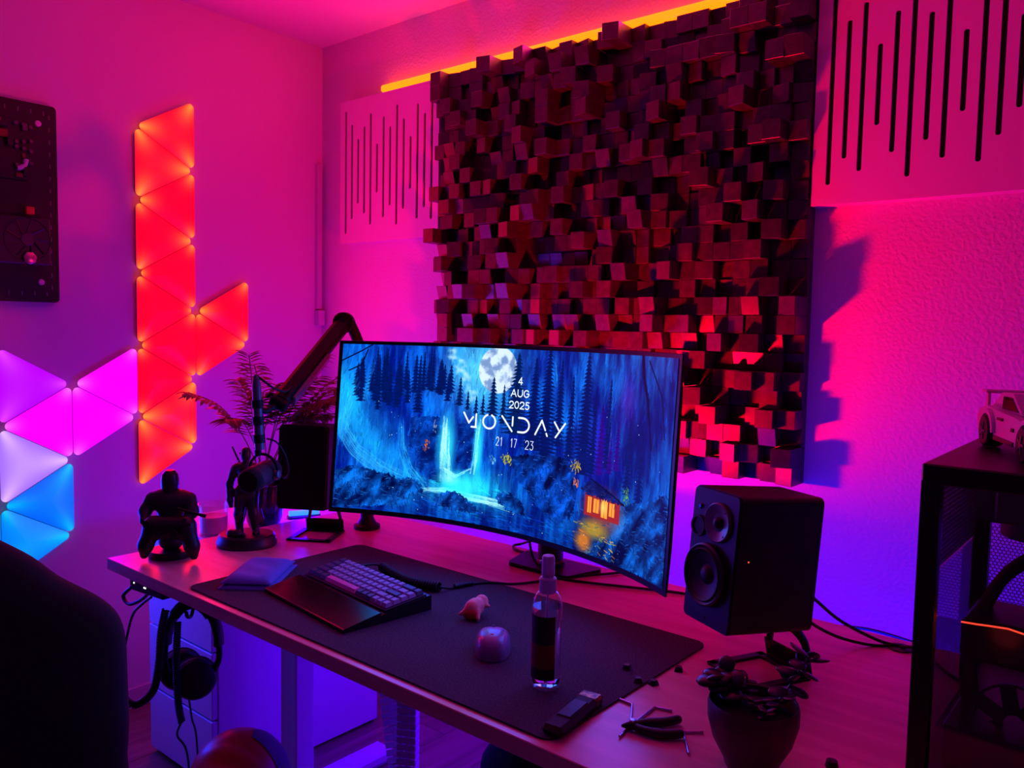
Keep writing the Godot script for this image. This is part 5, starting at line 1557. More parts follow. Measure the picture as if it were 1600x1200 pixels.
func build_computer() -> void:
	var X0 := 2.414
	var X1 := 2.84
	var Z0 := 0.589
	var Z1 := 0.943
	var H := 0.41
	var t := thing("computer_tower", "black computer case with a glass front and a red glowing line inside", "computer", Transform3D(Basis(), Vector3(0, DESK + 0.0005, 0)))
	var steel := mat("case steel", Color(0.04, 0.038, 0.045), 0.4, 0.2)
	var dark := mat("case inside", Color(0.03, 0.028, 0.034), 0.55)
	var top := S()
	bx(top, (X0 + X1) / 2, H - 0.012, (Z0 + Z1) / 2, X1 - X0, 0.024, Z1 - Z0, 0.002)
	obj("top_panel", top, steel, t)
	var bot := S()
	bx(bot, (X0 + X1) / 2, 0.02, (Z0 + Z1) / 2, X1 - X0, 0.03, Z1 - Z0, 0.002)
	for x in [X0 + 0.03, X1 - 0.03]:
		for z in [Z0 + 0.03, Z1 - 0.03]: bx(bot, x, 0.003, z, 0.03, 0.006, 0.03)
	obj("floor_pan", bot, steel, t)
	for x in [X0 + 0.011, X1 - 0.011]:
		for z in [Z0 + 0.011, Z1 - 0.009]:
			var pi := S()
			bx(pi, x, H / 2 + 0.005, z, 0.022, H - 0.05, 0.018, 0.001)
			obj("pillar", pi, steel, t)
	var rs := S()
	bx(rs, X1 - 0.003, H / 2, (Z0 + Z1) / 2, 0.004, H - 0.05, Z1 - Z0 - 0.03)
	obj("side_panel", rs, steel, t)
	# rear plate with vents
	var rp := S()
	var zb := Z0 + 0.004
	var pieces := [[0.0, X1 - X0, 0.281, 0.388], [0.0, X1 - X0, 0.034, 0.12], [0.0, 0.004, 0.12, 0.281], [0.125, X1 - X0, 0.12, 0.281]]
	for p in pieces: bx(rp, X0 + (p[0] + p[1]) / 2, (p[2] + p[3]) / 2, zb, p[1] - p[0], p[3] - p[2], 0.0016)
	obj("rear_plate", rp, dark, t)
	var hc := S()
	honeycomb(hc, Transform3D(Basis(), Vector3(X0 + 0.004, 0.12, zb)), 0.121, 0.163, 0.0032, 0.0026, 0.001)
	obj("honeycomb_vent", hc, dark, t)
	# left side: perforated upper half, tinted glass below
	var lh := S()
	honeycomb(lh, Transform3D(Basis(Vector3(0, 0, -1), Vector3(0, 1, 0), Vector3(1, 0, 0)), Vector3(X0 + 0.004, 0.262, Z1 - 0.022)), 0.31, 0.125, 0.0042, 0.0033, 0.001)
	obj("side_vent", lh, dark, t)
	var tint := mat("tinted glass", Color(0.03, 0.03, 0.05, 0.45), 0.05)
	tint.transparency = BaseMaterial3D.TRANSPARENCY_ALPHA
	var sg := S()
	bx(sg, X0 + 0.003, 0.148, (Z0 + Z1) / 2, 0.003, 0.226, Z1 - Z0 - 0.04)
	obj("side_glass", sg, tint, t)
	var fg := S()
	bx(fg, (X0 + X1) / 2, H / 2 + 0.005, Z1 - 0.004, X1 - X0 - 0.05, H - 0.055, 0.003)
	var pane := mat("case glass", Color(0.2, 0.2, 0.22, 0.15), 0.03)
	pane.transparency = BaseMaterial3D.TRANSPARENCY_ALPHA
	obj("front_glass", fg, pane, t)
	# inside
	var rad := S()
	bx(rad, X0 + 0.23, 0.355, 0.76, 0.34, 0.055, 0.13, 0.003)
	obj("radiator", rad, dark, t)
	for k in 3:
		var fn := S()
		var c := Vector3(X0 + 0.115 + 0.115 * k, 0.325, 0.76)
		lathe(fn, Transform3D(Basis(), c), [[0.055, 0.0], [0.055, -0.02], [0.057, -0.02], [0.057, 0.0]], 24)
		for b in 7:
			var a := TAU * b / 7.0
			cbox(fn, Transform3D(Basis.from_euler(Vector3(0.5, -a, 0)), c + Vector3(cos(a) * 0.032, -0.01, sin(a) * 0.032)), Vector3(0.042, 0.002, 0.022))
		obj("fan", fn, dark, t)
	var mb := S()
	bx(mb, X0 + 0.24, 0.20, Z0 + 0.030, 0.20, 0.05, 0.008, 0.001)
	bx(mb, X0 + 0.30, 0.24, Z0 + 0.030, 0.10, 0.10, 0.02, 0.002)
	obj("mainboard", mb, dark, t)
	var gp := S()
	cbox(gp, at(X0 + 0.182, 0.176, 0.785, 0.0), Vector3(0.30, 0.055, 0.11), 0.006)
	obj("graphics_card", gp, mat("card shroud", Color(0.06, 0.05, 0.06), 0.3), t)
	var gl := S()
	tube(gl, [Vector3(X0 + 0.033, 0.197, 0.841), Vector3(X0 + 0.05, 0.198, 0.841), Vector3(X0 + 0.065, 0.1995, 0.841), Vector3(X0 + 0.085, 0.201, 0.841), Vector3(X0 + 0.105, 0.198, 0.841), Vector3(X0 + 0.20, 0.196, 0.841)], 0.0011, 6)
	obj("card_light_line", gl, glow("card red line", Vector3(2.0, 0.10, 0.05)), t)
	for k in 2:
		var ho := S()
		var dz := 0.03 * k
		tube(ho, smooth_path([Vector3(X0 + 0.15, 0.24, 0.66 + dz), Vector3(X0 + 0.11, 0.27, 0.70 + dz), Vector3(X0 + 0.07, 0.25, 0.74 + dz), Vector3(X0 + 0.045, 0.19, 0.78 + dz), Vector3(X0 + 0.04, 0.12, 0.80 + dz), Vector3(X0 + 0.06, 0.07, 0.80 + dz), Vector3(X0 + 0.13, 0.055, 0.79)], 6), 0.008, 10)
		obj("hose", ho, mat("rubber", Color(0.03, 0.03, 0.03), 0.6), t)
	var sh := S()
	bx(sh, X0 + 0.21, 0.062, 0.76, 0.36, 0.05, 0.30, 0.003)
	obj("power_shroud", sh, mat("card shroud", Color(0.06, 0.05, 0.06), 0.3), t)
	for k in 3:
		var lf := S()
		var c := Vector3(X0 + 0.10 + 0.10 * k, 0.09, 0.86)
		lathe(lf, Transform3D(Basis.from_euler(Vector3(PI / 2 - 0.25, 0, 0)), c), [[0.048, 0.0], [0.048, 0.012], [0.045, 0.012], [0.045, 0.0]], 24)
		for b in 7:
			var a := TAU * b / 7.0
			cbox(lf, Transform3D(Basis.from_euler(Vector3(PI / 2 - 0.25, 0, 0)), c) * Transform3D(Basis.from_euler(Vector3(0.4, -a, 0)), Vector3(cos(a) * 0.028, 0.004, sin(a) * 0.028)), Vector3(0.034, 0.002, 0.018))
		obj("fan", lf, mat("card shroud", Color(0.06, 0.05, 0.06), 0.3), t)
	lamp("card_glow_light", Vector3(X0 + 0.08, DESK + 0.185, 0.868), 0.02, Vector3(1, 0.06, 0.04), 0.0004)

func build_car() -> void:
	# forward runs from the far wheel to the near one
	var f := Vector3(0.42, 0, 0.907)
	var t := thing("toy_car", "white brick-built toy sports car with rear wing on the computer", "toy car", Transform3D(Basis(f, Vector3.UP, f.cross(Vector3.UP)).scaled(Vector3.ONE * 1.12), Vector3(2.531, DESK + 0.4107, 0.668)))
	# local x forward, y up, z to the side in view
	var white := mat("toy white", Color(0.85, 0.83, 0.86), 0.3)
	var black := mat("black plastic", Color(0.03, 0.03, 0.035), 0.5)
	var dup := mat("tyre", Color(0.035, 0.03, 0.04), 0.7)
	var W := 0.085
	var body := S()
	var prof := [Vector2(-0.045, 0.016), Vector2(-0.048, 0.034), Vector2(-0.040, 0.044), Vector2(-0.012, 0.050), Vector2(0.03, 0.047), Vector2(0.09, 0.045), Vector2(0.15, 0.038), Vector2(0.178, 0.028), Vector2(0.180, 0.014), Vector2(0.150, 0.012), Vector2(0.02, 0.012)]
	prism(body, Transform3D(Basis(), Vector3(0, 0, 0.002)), prof, 0.0, W)
	obj("body", body, white, t)
	for x in [0.0, 0.138]:
		var ar := S()
		var ap := []
		for k in 13:
			var a := PI * k / 12.0
			ap.append(Vector2(x + 0.027 * cos(a), 0.0195 + 0.027 * sin(a)))
		for k in 13:
			var a := PI - PI * k / 12.0
			ap.append(Vector2(x + 0.0215 * cos(a), 0.0195 + 0.0215 * sin(a)))
		prism(ar, Transform3D(), ap, -0.002, 0.016)
		prism(ar, Transform3D(), ap, W - 0.012, W + 0.006)
		obj("wheel_arch", ar, white, t)
		for z in [0.004, W - 0.006]:
			var wh := S()
			lathe(wh, Transform3D(Basis(Vector3.RIGHT, PI / 2), Vector3(x, 0.0195, z)), [[0.0, -0.004], [0.011, -0.004], [0.012, -0.006], [0.018, -0.006], [0.0195, -0.003], [0.0195, 0.012], [0.018, 0.014], [0.0, 0.014]], 28)
			var wo := obj("wheel", wh, dup, t)
			var hb := S()
			for b in 5: cbox(hb, Transform3D(Basis.from_euler(Vector3(0, 0, TAU * b / 5)), Vector3(x, 0.0195, z - 0.0065 if z < 0.04 else z + 0.0145)) * Transform3D(Basis(), Vector3(0.005, 0, 0)), Vector3(0.011, 0.0028, 0.002))
			obj("hub", hb, mat("hub grey", Color(0.3, 0.28, 0.32), 0.4), wo)
	var cab := S()
	prism(cab, Transform3D(Basis(), Vector3(0, 0, 0.010)), [Vector2(-0.030, 0.046), Vector2(0.012, 0.068), Vector2(0.052, 0.069), Vector2(0.088, 0.046)], 0.0, W - 0.018)
	obj("cabin", cab, white, t)
	var win := S()
	prism(win, Transform3D(Basis(), Vector3(0, 0, 0.0085)), [Vector2(0.018, 0.049), Vector2(0.022, 0.064), Vector2(0.050, 0.064), Vector2(0.074, 0.049)], 0.0, W - 0.015)
	obj("window", win, mat("car glass", Color(0.02, 0.015, 0.02), 0.1), t)
	var wing := S()
	bx(wing, -0.040, 0.066, W / 2, 0.02, 0.004, W * 0.95, 0.001)
	for z in [0.008, W - 0.006]: bx(wing, -0.036, 0.055, z, 0.01, 0.02, 0.003)
	obj("rear_wing", wing, white, t)
	for q in [[-0.048, 0.030, 0.02], [-0.048, 0.030, 0.066]]:
		var tl := S()
		bx(tl, q[0], q[1], q[2], 0.003, 0.005, 0.016)
		obj("tail_lamp", tl, mat("red rubber", Color(0.75, 0.12, 0.12), 0.5), t)
	for q in [[0.045, 0.038, 0.020, 0.003], [0.06, 0.014, 0.07, 0.005], [0.09, 0.030, 0.008, 0.004]]:
		var tr := S()
		bx(tr, q[0], q[1], W + 0.0025, q[2], q[3], 0.002)
		obj("trim", tr, black, t)

func build_wall_frame() -> void:
	# black frame with computer parts on the left wall; local: x out of the wall, z along it
	var t := thing("computer_parts_frame", "black wall board with mounted computer boards and a fan", "wall art", Transform3D(Basis(), Vector3(0.0, 1.341, 0.98)))
	var black := mat("board black", Color(0.035, 0.028, 0.04), 0.45)
	var H := 0.577
	var L := 0.46
	var B := Transform3D(Basis(Vector3(0, 0, 1), Vector3(0, 1, 0), Vector3(-1, 0, 0)), Vector3.ZERO)   # outline (z, y) extruded along -x
	var st := S()
	var pl := []
	for p in round_poly([Vector2(0, 0), Vector2(L, 0), Vector2(L, H), Vector2(0, H)], 0.012, 4): pl.append(p)
	prism(st, B, pl, -0.022, -0.004)
	obj("board", st, black, t)
	var pale := mat("pale ink", Color(0.45, 0.42, 0.48), 0.6)
	var ti := S()
	for k in 15: bx(ti, 0.0225, 0.045 + k * 0.0355, 0.0205, 0.001, 0.013, 0.0025)
	for k in 12:
		bx(ti, 0.0225, 0.025, 0.035 + k * 0.034, 0.001, 0.012, 0.0025)
		bx(ti, 0.0225, H - 0.025, 0.035 + k * 0.034, 0.001, 0.012, 0.0025)
	obj("scale_marks", ti, pale, t)
	var X := Basis(Vector3.FORWARD, PI / 2)   # lathe axis out of the wall
	for y in [0.059, 0.52]:
		var sc := S()
		lathe(sc, Transform3D(X, Vector3(0.022, y, 0.051)), [[0.0, 0.0], [0.009, 0.0], [0.009, 0.003], [0.007, 0.005], [0.0, 0.0055]], 18)
		obj("screw_cap", sc, mat("white plastic", Color(0.8, 0.8, 0.82), 0.4), t)
	# main board with its parts at the top
	var mb := S()
	bx(mb, 0.026, 0.435, 0.255, 0.004, 0.17, 0.35, 0.001)
	obj("circuit_board", mb, mat("circuit board", Color(0.05, 0.04, 0.06), 0.4), t)
	rng.seed = 14
	for k in 26:
		var c := S()
		var y := 0.36 + rng.randf() * 0.15
		var z := 0.09 + rng.randf() * 0.32
		var d := rng.randf_range(0.004, 0.016)
		bx(c, 0.028 + d / 2, y, z, d, rng.randf_range(0.008, 0.028), rng.randf_range(0.006, 0.03), 0.001)
		obj("component", c, mat("component %d" % (k % 3), [Color(0.06, 0.05, 0.07), Color(0.35, 0.30, 0.32), Color(0.45, 0.12, 0.12)][k % 3], 0.4), t)
	for k in 12:   # bright coils by the corner
		var c := S()
		lathe(c, Transform3D(X, Vector3(0.028, 0.40 + (k % 4) * 0.033 + 0.01 * sin(k * 3.0), 0.075 + (k / 4) * 0.019)), [[0.006, 0.0], [0.007, 0.004], [0.005, 0.010], [0.0, 0.010]], 10)
		obj("capacitor", c, mat("component 1", Color(0.35, 0.30, 0.32), 0.4), t)
	# white cable clip
	var wc := S()
	var wa := []
	for k in 7: wa.append(Vector3(0.032, 0.410 - 0.028 * sin(PI / 2 * k / 6.0), 0.088 + 0.024 * (1.0 - cos(PI / 2 * k / 6.0)) ))
	tube(wc, wa, 0.0075, 8)
	obj("white_clip", wc, mat("white plastic", Color(0.8, 0.8, 0.82), 0.4), t)
	# graphics card with its fan
	var gc := S()
	bx(gc, 0.04, 0.175, 0.19, 0.036, 0.135, 0.31, 0.004)
	var card := obj("graphics_card", gc, mat("card grey", Color(0.17, 0.14, 0.19), 0.4, 0.2), t)
	var fr := S()
	lathe(fr, Transform3D(X, Vector3(0.058, 0.178, 0.098)), [[0.0, -0.008], [0.058, -0.008], [0.060, 0.0], [0.062, 0.0015], [0.062, 0.0]], 40)
	obj("fan_well", fr, black, card)
	var bl := S()
	for b in 9:
		var a := TAU * b / 9.0
		cbox(bl, Transform3D(X, Vector3(0.058, 0.178, 0.098)) * Transform3D(Basis.from_euler(Vector3(0.45, -a, 0)), Vector3(cos(a) * 0.037, -0.003, sin(a) * 0.037)), Vector3(0.040, 0.0015, 0.022))
	var fan := obj("fan_blades", bl, mat("component 0", Color(0.06, 0.05, 0.07), 0.4), card)
	var hu := S()
	lathe(hu, Transform3D(X, Vector3(0.058, 0.178, 0.098)), [[0.017, -0.004], [0.0175, 0.002], [0.0165, 0.0025], [0.0155, 0.001], [0.0, 0.001]], 28)
	obj("fan_hub", hu, mat("hub metal", Color(0.4, 0.37, 0.42), 0.25, 0.8), card)
	var co := S()
	lathe(co, Transform3D(X, Vector3(0.062, 0.125, 0.095)), [[0.0, 0.0], [0.018, 0.0], [0.018, 0.006], [0.015, 0.008], [0.0, 0.0085]], 7)
	obj("metal_block", co, mat("rose metal", Color(0.75, 0.55, 0.6), 0.3, 0.7), t)
	var rb := S()
	bx(rb, 0.05, 0.262, 0.088, 0.014, 0.022, 0.022, 0.002)
	obj("red_connector", rb, mat("red rubber", Color(0.75, 0.12, 0.12), 0.5), t)
	var pin := S()
	for k in 9: bx(pin, 0.059, 0.145 + k * 0.008, 0.041, 0.002, 0.002, 0.002)
	obj("contact_row", pin, mat("hub metal", Color(0.4, 0.37, 0.42), 0.25, 0.8), card)

func build_under_desk() -> void:
	var rubber := mat("cable rubber", Color(0.02, 0.02, 0.022), 0.6)
	# hub under the desk
	var t := thing("usb_hub", "black powered hub with white pilot lights fixed under the desk", "hub", at(0.862, 0.6875, 1.108, 6.0))
	var b := S()
	bx(b, 0, 0, 0, 0.13, 0.032, 0.055, 0.004)
	obj("body", b, mat("black plastic", Color(0.03, 0.03, 0.035), 0.5), t)
	for x in [-0.045, -0.005, 0.0]:
		var l := S()
		bx(l, x, 0.0 if x > -0.01 else 0.004, 0.028, 0.0035, 0.0035, 0.001)
		obj("pilot_light", l, glow("white pilot", Vector3(1.5, 1.4, 1.6)), t)
	var c1 := S()
	tube(c1, smooth_path([Vector3(0.83, 0.69, 1.07), Vector3(0.76, 0.675, 1.085), Vector3(0.69, 0.63, 1.10), Vector3(0.68, 0.612, 1.10), Vector3(0.71, 0.605, 1.10), Vector3(0.77, 0.630, 1.10), Vector3(0.82, 0.665, 1.10)], 6), 0.0045, 7)
	tag(obj("hub_cable", c1, rubber), "thick black cable looping out beside the desk corner", "cable")
	var c2 := S()
	tube(c2, smooth_path([Vector3(0.86, 0.662, 1.12), Vector3(0.82, 0.635, 1.125), Vector3(0.77, 0.60, 1.12), Vector3(0.72, 0.54, 1.11), Vector3(0.685, 0.45, 1.11), Vector3(0.66, 0.30, 1.12), Vector3(0.655, 0.12, 1.13), Vector3(0.66, 0.006, 1.15), Vector3(0.70, 0.006, 1.30)], 6), 0.0032, 6)
	tag(obj("hanging_cable", c2, rubber), "thin black cable hanging from the hub to the floor", "cable")
	# headphones on a hook under the desk
	var O := at(0.995, 0.590, 1.100, 40.0)
	var h := thing("headphones", "large black over-ear headphones hanging under the desk edge", "headphones", O)
	var black := mat("headphone black", Color(0.03, 0.03, 0.035), 0.45)
	var bd := S()
	var arc_ := []
	for k in 17:
		var a := PI - PI * k / 16.0
		arc_.append(Vector3(0.058 * cos(a) + 0.004, -0.01 + 0.092 * sin(a), -0.004 - 0.01 * sin(a)))
	tube(bd, arc_, 0.019, 10, 0.55)
	obj("headband", bd, black, h)
	var pd := S()
	tube(pd, arc_.slice(4, 13), 0.022, 10, 0.6)
	obj("band_pad", pd, mat("foam", Color(0.02, 0.02, 0.022), 0.95), h)
	for s in [[-0.030, -0.076, -0.022, 24.0], [0.018, -0.078, 0.018, 24.0]]:
		var cu := S()
		var X := Transform3D(Basis.from_euler(Vector3(deg_to_rad(82), deg_to_rad(s[3]), 0)), Vector3(s[0], s[1], s[2]))
		lathe(cu, X, [[0.0, -0.020], [0.036, -0.018], [0.043, -0.008], [0.045, 0.004], [0.040, 0.014], [0.030, 0.019], [0.0, 0.020]], 30)
		var cup := obj("ear_cup", cu, black, h)
		var cs := S()
		lathe(cs, X, [[0.030, -0.020], [0.044, -0.022], [0.047, -0.012], [0.044, -0.004]], 30)
		obj("ear_cushion", cs, mat("foam", Color(0.02, 0.02, 0.022), 0.95), cup)
	for s in [[-0.055, -0.046], [0.062, 0.05]]:
		var yk := S()
		tube(yk, smooth_path([Vector3(s[0], -0.005, -0.004), Vector3(s[0] * 1.02, -0.04, 0.0), Vector3(s[1], -0.072, 0.008)], 5), 0.007, 8)
		obj("yoke", yk, mat("dark satin metal", Color(0.16, 0.15, 0.17), 0.35, 0.8), h)
	var hk := S()
	tube(hk, smooth_path([O * Vector3(0.004, 0.1135, 0.0), O * Vector3(0.004, 0.085, -0.012), O * Vector3(0.004, 0.058, 0.0), O * Vector3(0.004, 0.062, 0.022), O * Vector3(0.004, 0.075, 0.03)], 5), 0.004, 8)
	tag(obj("headphone_hook", hk, mat("black steel", Color(0.05, 0.045, 0.055), 0.35, 0.4)), "small black hook under the desk carrying the headphones", "hook")
	var k1 := S()
	coil(k1, [O * Vector3(-0.040, 0.080, 0.030), O * Vector3(-0.048, 0.03, 0.036), O * Vector3(-0.054, -0.04, 0.036), O * Vector3(-0.068, -0.10, 0.036), O * Vector3(-0.105, -0.130, 0.036), O * Vector3(-0.135, -0.112, 0.036), O * Vector3(-0.145, -0.078, 0.036)], 0.0068, 0.0024, 0.0052)
	tag(obj("coiled_headphone_cable", k1, rubber), "thick black coiled cable swinging from the headphones to the chair", "cable")
	var k2 := S()
	coil(k2, [O * Vector3(-0.008, 0.06, 0.045), O * Vector3(-0.010, -0.03, 0.050), O * Vector3(-0.008, -0.12, 0.047), O * Vector3(-0.004, -0.165, 0.04)], 0.0062, 0.0022, 0.005)
	tube(k2, smooth_path([O * Vector3(-0.004, -0.165, 0.04), O * Vector3(-0.014, -0.195, 0.04), O * Vector3(0.006, -0.23, 0.04), O * Vector3(0.012, -0.32, 0.04), O * Vector3(0.012, -0.587, 0.04)], 6), 0.0025, 6)
	tag(obj("coiled_lead", k2, rubber), "black coiled lead hanging straight down in front of the headphones", "cable")
	var k3 := S()
	tube(k3, smooth_path([O * Vector3(0.006, -0.10, 0.03), O * Vector3(0.014, -0.16, 0.03), O * Vector3(0.026, -0.24, 0.03), O * Vector3(0.028, -0.5875, 0.03)], 6), 0.0022, 6)
	tag(obj("thin_lead", k3, rubber), "thin black lead hanging beside the coiled lead", "cable")
	# white cable spine from desk to floor
	var sp := thing("cable_spine", "white jointed plastic cable spine hanging from desk to floor", "cable management")
	var plastic := mat("white plastic", Color(0.8, 0.8, 0.82), 0.4)
	var vs := S()
	bx(vs, 0.0, 0.0, 0.016, 0.046, 0.0145, 0.004, 0.001)
	bx(vs, -0.021, 0.0, 0.0, 0.004, 0.0145, 0.03, 0.001)
	bx(vs, 0.021, 0.0, 0.0, 0.004, 0.0145, 0.03, 0.001)
	bx(vs, 0.0, 0.0, -0.014, 0.046, 0.0145, 0.004, 0.001)
	bx(vs, 0.0, 0.0, 0.001, 0.004, 0.017, 0.028)
	var vm := finish(vs, plastic)
	for strand in [[Vector3(1.325, 0.665, 0.75), Vector3(1.323, 0.45, 0.75), Vector3(1.323, 0.25, 0.75), Vector3(1.32, 0.012, 0.75)], [Vector3(1.10, 0.66, 0.62), Vector3(1.115, 0.52, 0.63), Vector3(1.145, 0.40, 0.65), Vector3(1.19, 0.29, 0.67), Vector3(1.235, 0.19, 0.69), Vector3(1.25, 0.06, 0.69), Vector3(1.25, 0.012, 0.69)]]:
		var c := Curve3D.new()
		for p in smooth_path(strand, 6): c.add_point(p)
		var n := int(c.get_baked_length() / 0.0172)
		for k in n:
			var p := c.sample_baked(k * 0.0172 + 0.006)
			var d := (c.sample_baked(k * 0.0172 + 0.010) - c.sample_baked(k * 0.0172)).normalized()
			var z := Vector3(0.5, 0, 0.86)
			var x := (-d).cross(z).normalized()
			put("vertebra", vm, sp, Transform3D(Basis(x, -d, x.cross(-d)), p))

func build_seats() -> void:
	# office chair
	var O := at(1.228, 0.0, 1.640, 68.0)
	var t := thing("office_chair", "black fabric office chair with a tall rounded backrest", "chair", O)
	var fab := mat("black chair fabric", Color(0.045, 0.04, 0.05), 0.9)
	fab.rim_enabled = true
	fab.rim = 0.25
	fab.heightmap_enabled = true
	fab.heightmap_texture = tex(noise_image(19, 0.25, 128, 2))
	fab.heightmap_scale = 0.06
	triplanar(fab, Vector3(6, 6, 6), false)
	var shell := mat("chair shell", Color(0.03, 0.03, 0.035), 0.5)
	# backrest: rounded outline in xy with a swelling thickness
	var out := []
	var pts := [Vector2(-0.24, 0.42), Vector2(0.235, 0.42), Vector2(0.268, 0.56), Vector2(0.270, 0.70), Vector2(0.264, 0.785), Vector2(0.236, 0.832), Vector2(0.174, 0.880), Vector2(0.123, 0.928), Vector2(0.03, 0.985), Vector2(-0.08, 1.01), Vector2(-0.18, 0.98), Vector2(-0.25, 0.90), Vector2(-0.275, 0.74), Vector2(-0.268, 0.56)]
	for i in pts.size():
		for k in 5: out.append(pts[i].cubic_interpolate(pts[(i + 1) % pts.size()], pts[(i + pts.size() - 1) % pts.size()], pts[(i + 2) % pts.size()], k / 5.0))
	var bk := S()
	bk.set_smooth_group(1)
	var mid := Vector2(0.0, 0.70)
	var prof := [[0.0, 0.03], [0.75, 0.032], [0.9, 0.024], [0.97, 0.010], [1.0, -0.012], [0.98, -0.034], [0.9, -0.046], [0.0, -0.052]]
	for r in prof.size() - 1:
		for i in out.size():
			var j := (i + 1) % out.size()
			var V := func(k: int, q: Array) -> Vector3:
				var p: Vector2 = mid + (out[k] - mid) * q[0]
				return Vector3(p.x, p.y, q[1] + 0.10 * p.x * p.x * 4.0 * -0.3)
			quad(bk, V.call(i, prof[r]), V.call(i, prof[r + 1]), V.call(j, prof[r + 1]), V.call(j, prof[r]))
	obj("backrest", bk, fab, t)
	var se := S()
	cbox(se, at(0.0, 0.44, -0.24), Vector3(0.46, 0.08, 0.38), 0.035)
	obj("seat", se, fab, t)
	var sp := S()
	tube(sp, smooth_path([Vector3(0, 0.60, -0.05), Vector3(0, 0.47, -0.05), Vector3(0, 0.40, -0.10), Vector3(0, 0.40, -0.24)], 5), 0.028, 10)
	obj("back_support", sp, shell, t)
	var co := S()
	lathe(co, Transform3D(Basis(), Vector3(0, 0, -0.26)), [[0.0, 0.07], [0.03, 0.07], [0.03, 0.25], [0.02, 0.25], [0.02, 0.42], [0.0, 0.42]], 18)
	obj("column", co, shell, t)
	for k in 5:
		var a := TAU * k / 5.0 + 0.3
		var leg := S()
		tube(leg, [Vector3(0, 0.10, -0.26), Vector3(cos(a) * 0.30, 0.075, -0.26 + sin(a) * 0.30)], [0.026, 0.016], 8)
		var lo := obj("leg", leg, shell, t)
		var ca := S()
		lathe(ca, Transform3D(Basis.from_euler(Vector3(PI / 2, a, 0)), Vector3(cos(a) * 0.30, 0.028, -0.26 + sin(a) * 0.30)), [[0.0, -0.02], [0.026, -0.02], [0.028, 0.0], [0.026, 0.02], [0.0, 0.02]], 16)
		obj("caster", ca, shell, lo)
	# stool with a red padded seat
	var s := thing("red_stool", "low stool with a wrinkled red padded seat and grey edge", "stool", at(1.262, 0.0, 1.145, 40.0))
	var red := mat("red leatherette", Color(0.75, 0.12, 0.16), 0.4)
	var cu := S()
	cu.set_smooth_group(1)
	var nr := 16
	var na := 40
	var R := func(i: int, k: int) -> Vector3:
		var f := float(i) / nr
		var a := TAU * k / na
		var r := 0.098 * sin(f * PI / 2)
		var y := 0.385 + 0.105 * cos(f * PI / 2)
		var p := Vector3(cos(a) * r, y, sin(a) * r)
		y += 0.006 * sin((p.z - 0.2 * p.x) * 170.0) * exp(-pow(p.x / 0.045, 2.0)) * smoothstep(0.015, 0.05, p.z)
		return Vector3(p.x, y, p.z)
	for i in nr:
		for k in na: quad(cu, R.call(i, k + 1), R.call(i + 1, k + 1), R.call(i + 1, k), R.call(i, k))
	obj("seat", cu, red, s)
	var gb := S()
	lathe(gb, Transform3D(), [[0.0, 0.35], [0.09, 0.35], [0.101, 0.358], [0.101, 0.382], [0.096, 0.388]], 40)
	obj("seat_edge", gb, mat("grey fabric", Color(0.32, 0.34, 0.42), 0.8), s)
	var gp := S()
	gp.set_smooth_group(1)
	for i in range(3, nr):   # grey side panel of the seat
		for k in range(-5, 2):
			var q := [R.call(i, k + 1), R.call(i + 1, k + 1), R.call(i + 1, k), R.call(i, k)]
			for n in 4: q[n] = q[n] + (q[n] - Vector3(0, 0.36, 0)).normalized() * 0.002
			quad(gp, q[0], q[1], q[2], q[3])
	obj("side_panel", gp, mat("grey fabric", Color(0.32, 0.34, 0.42), 0.8), s)
	var sb := S()
	lathe(sb, Transform3D(), [[0.0, 0.0], [0.12, 0.0], [0.12, 0.012], [0.03, 0.02], [0.022, 0.03], [0.022, 0.35], [0.0, 0.35]], 28)
	obj("pedestal", sb, shell, s)
	# dark round footstool under the desk
	var p := thing("dark_pouf", "dark navy round pouf standing under the desk", "pouf", Transform3D(Basis(), Vector3(1.795, 0.0, 0.835)))
	var ps := S()
	lathe(ps, Transform3D(), [[0.0, 0.03], [0.10, 0.03], [0.125, 0.08], [0.135, 0.25], [0.137, 0.42], [0.128, 0.50], [0.10, 0.545], [0.05, 0.565], [0.0, 0.57]], 36)
	obj("cushion", ps, mat("navy fabric", Color(0.05, 0.05, 0.09), 0.85), p)
	var pb := S()
	lathe(pb, Transform3D(), [[0.0, 0.0], [0.09, 0.0], [0.09, 0.03], [0.0, 0.03]], 24)
	obj("base", pb, shell, p)

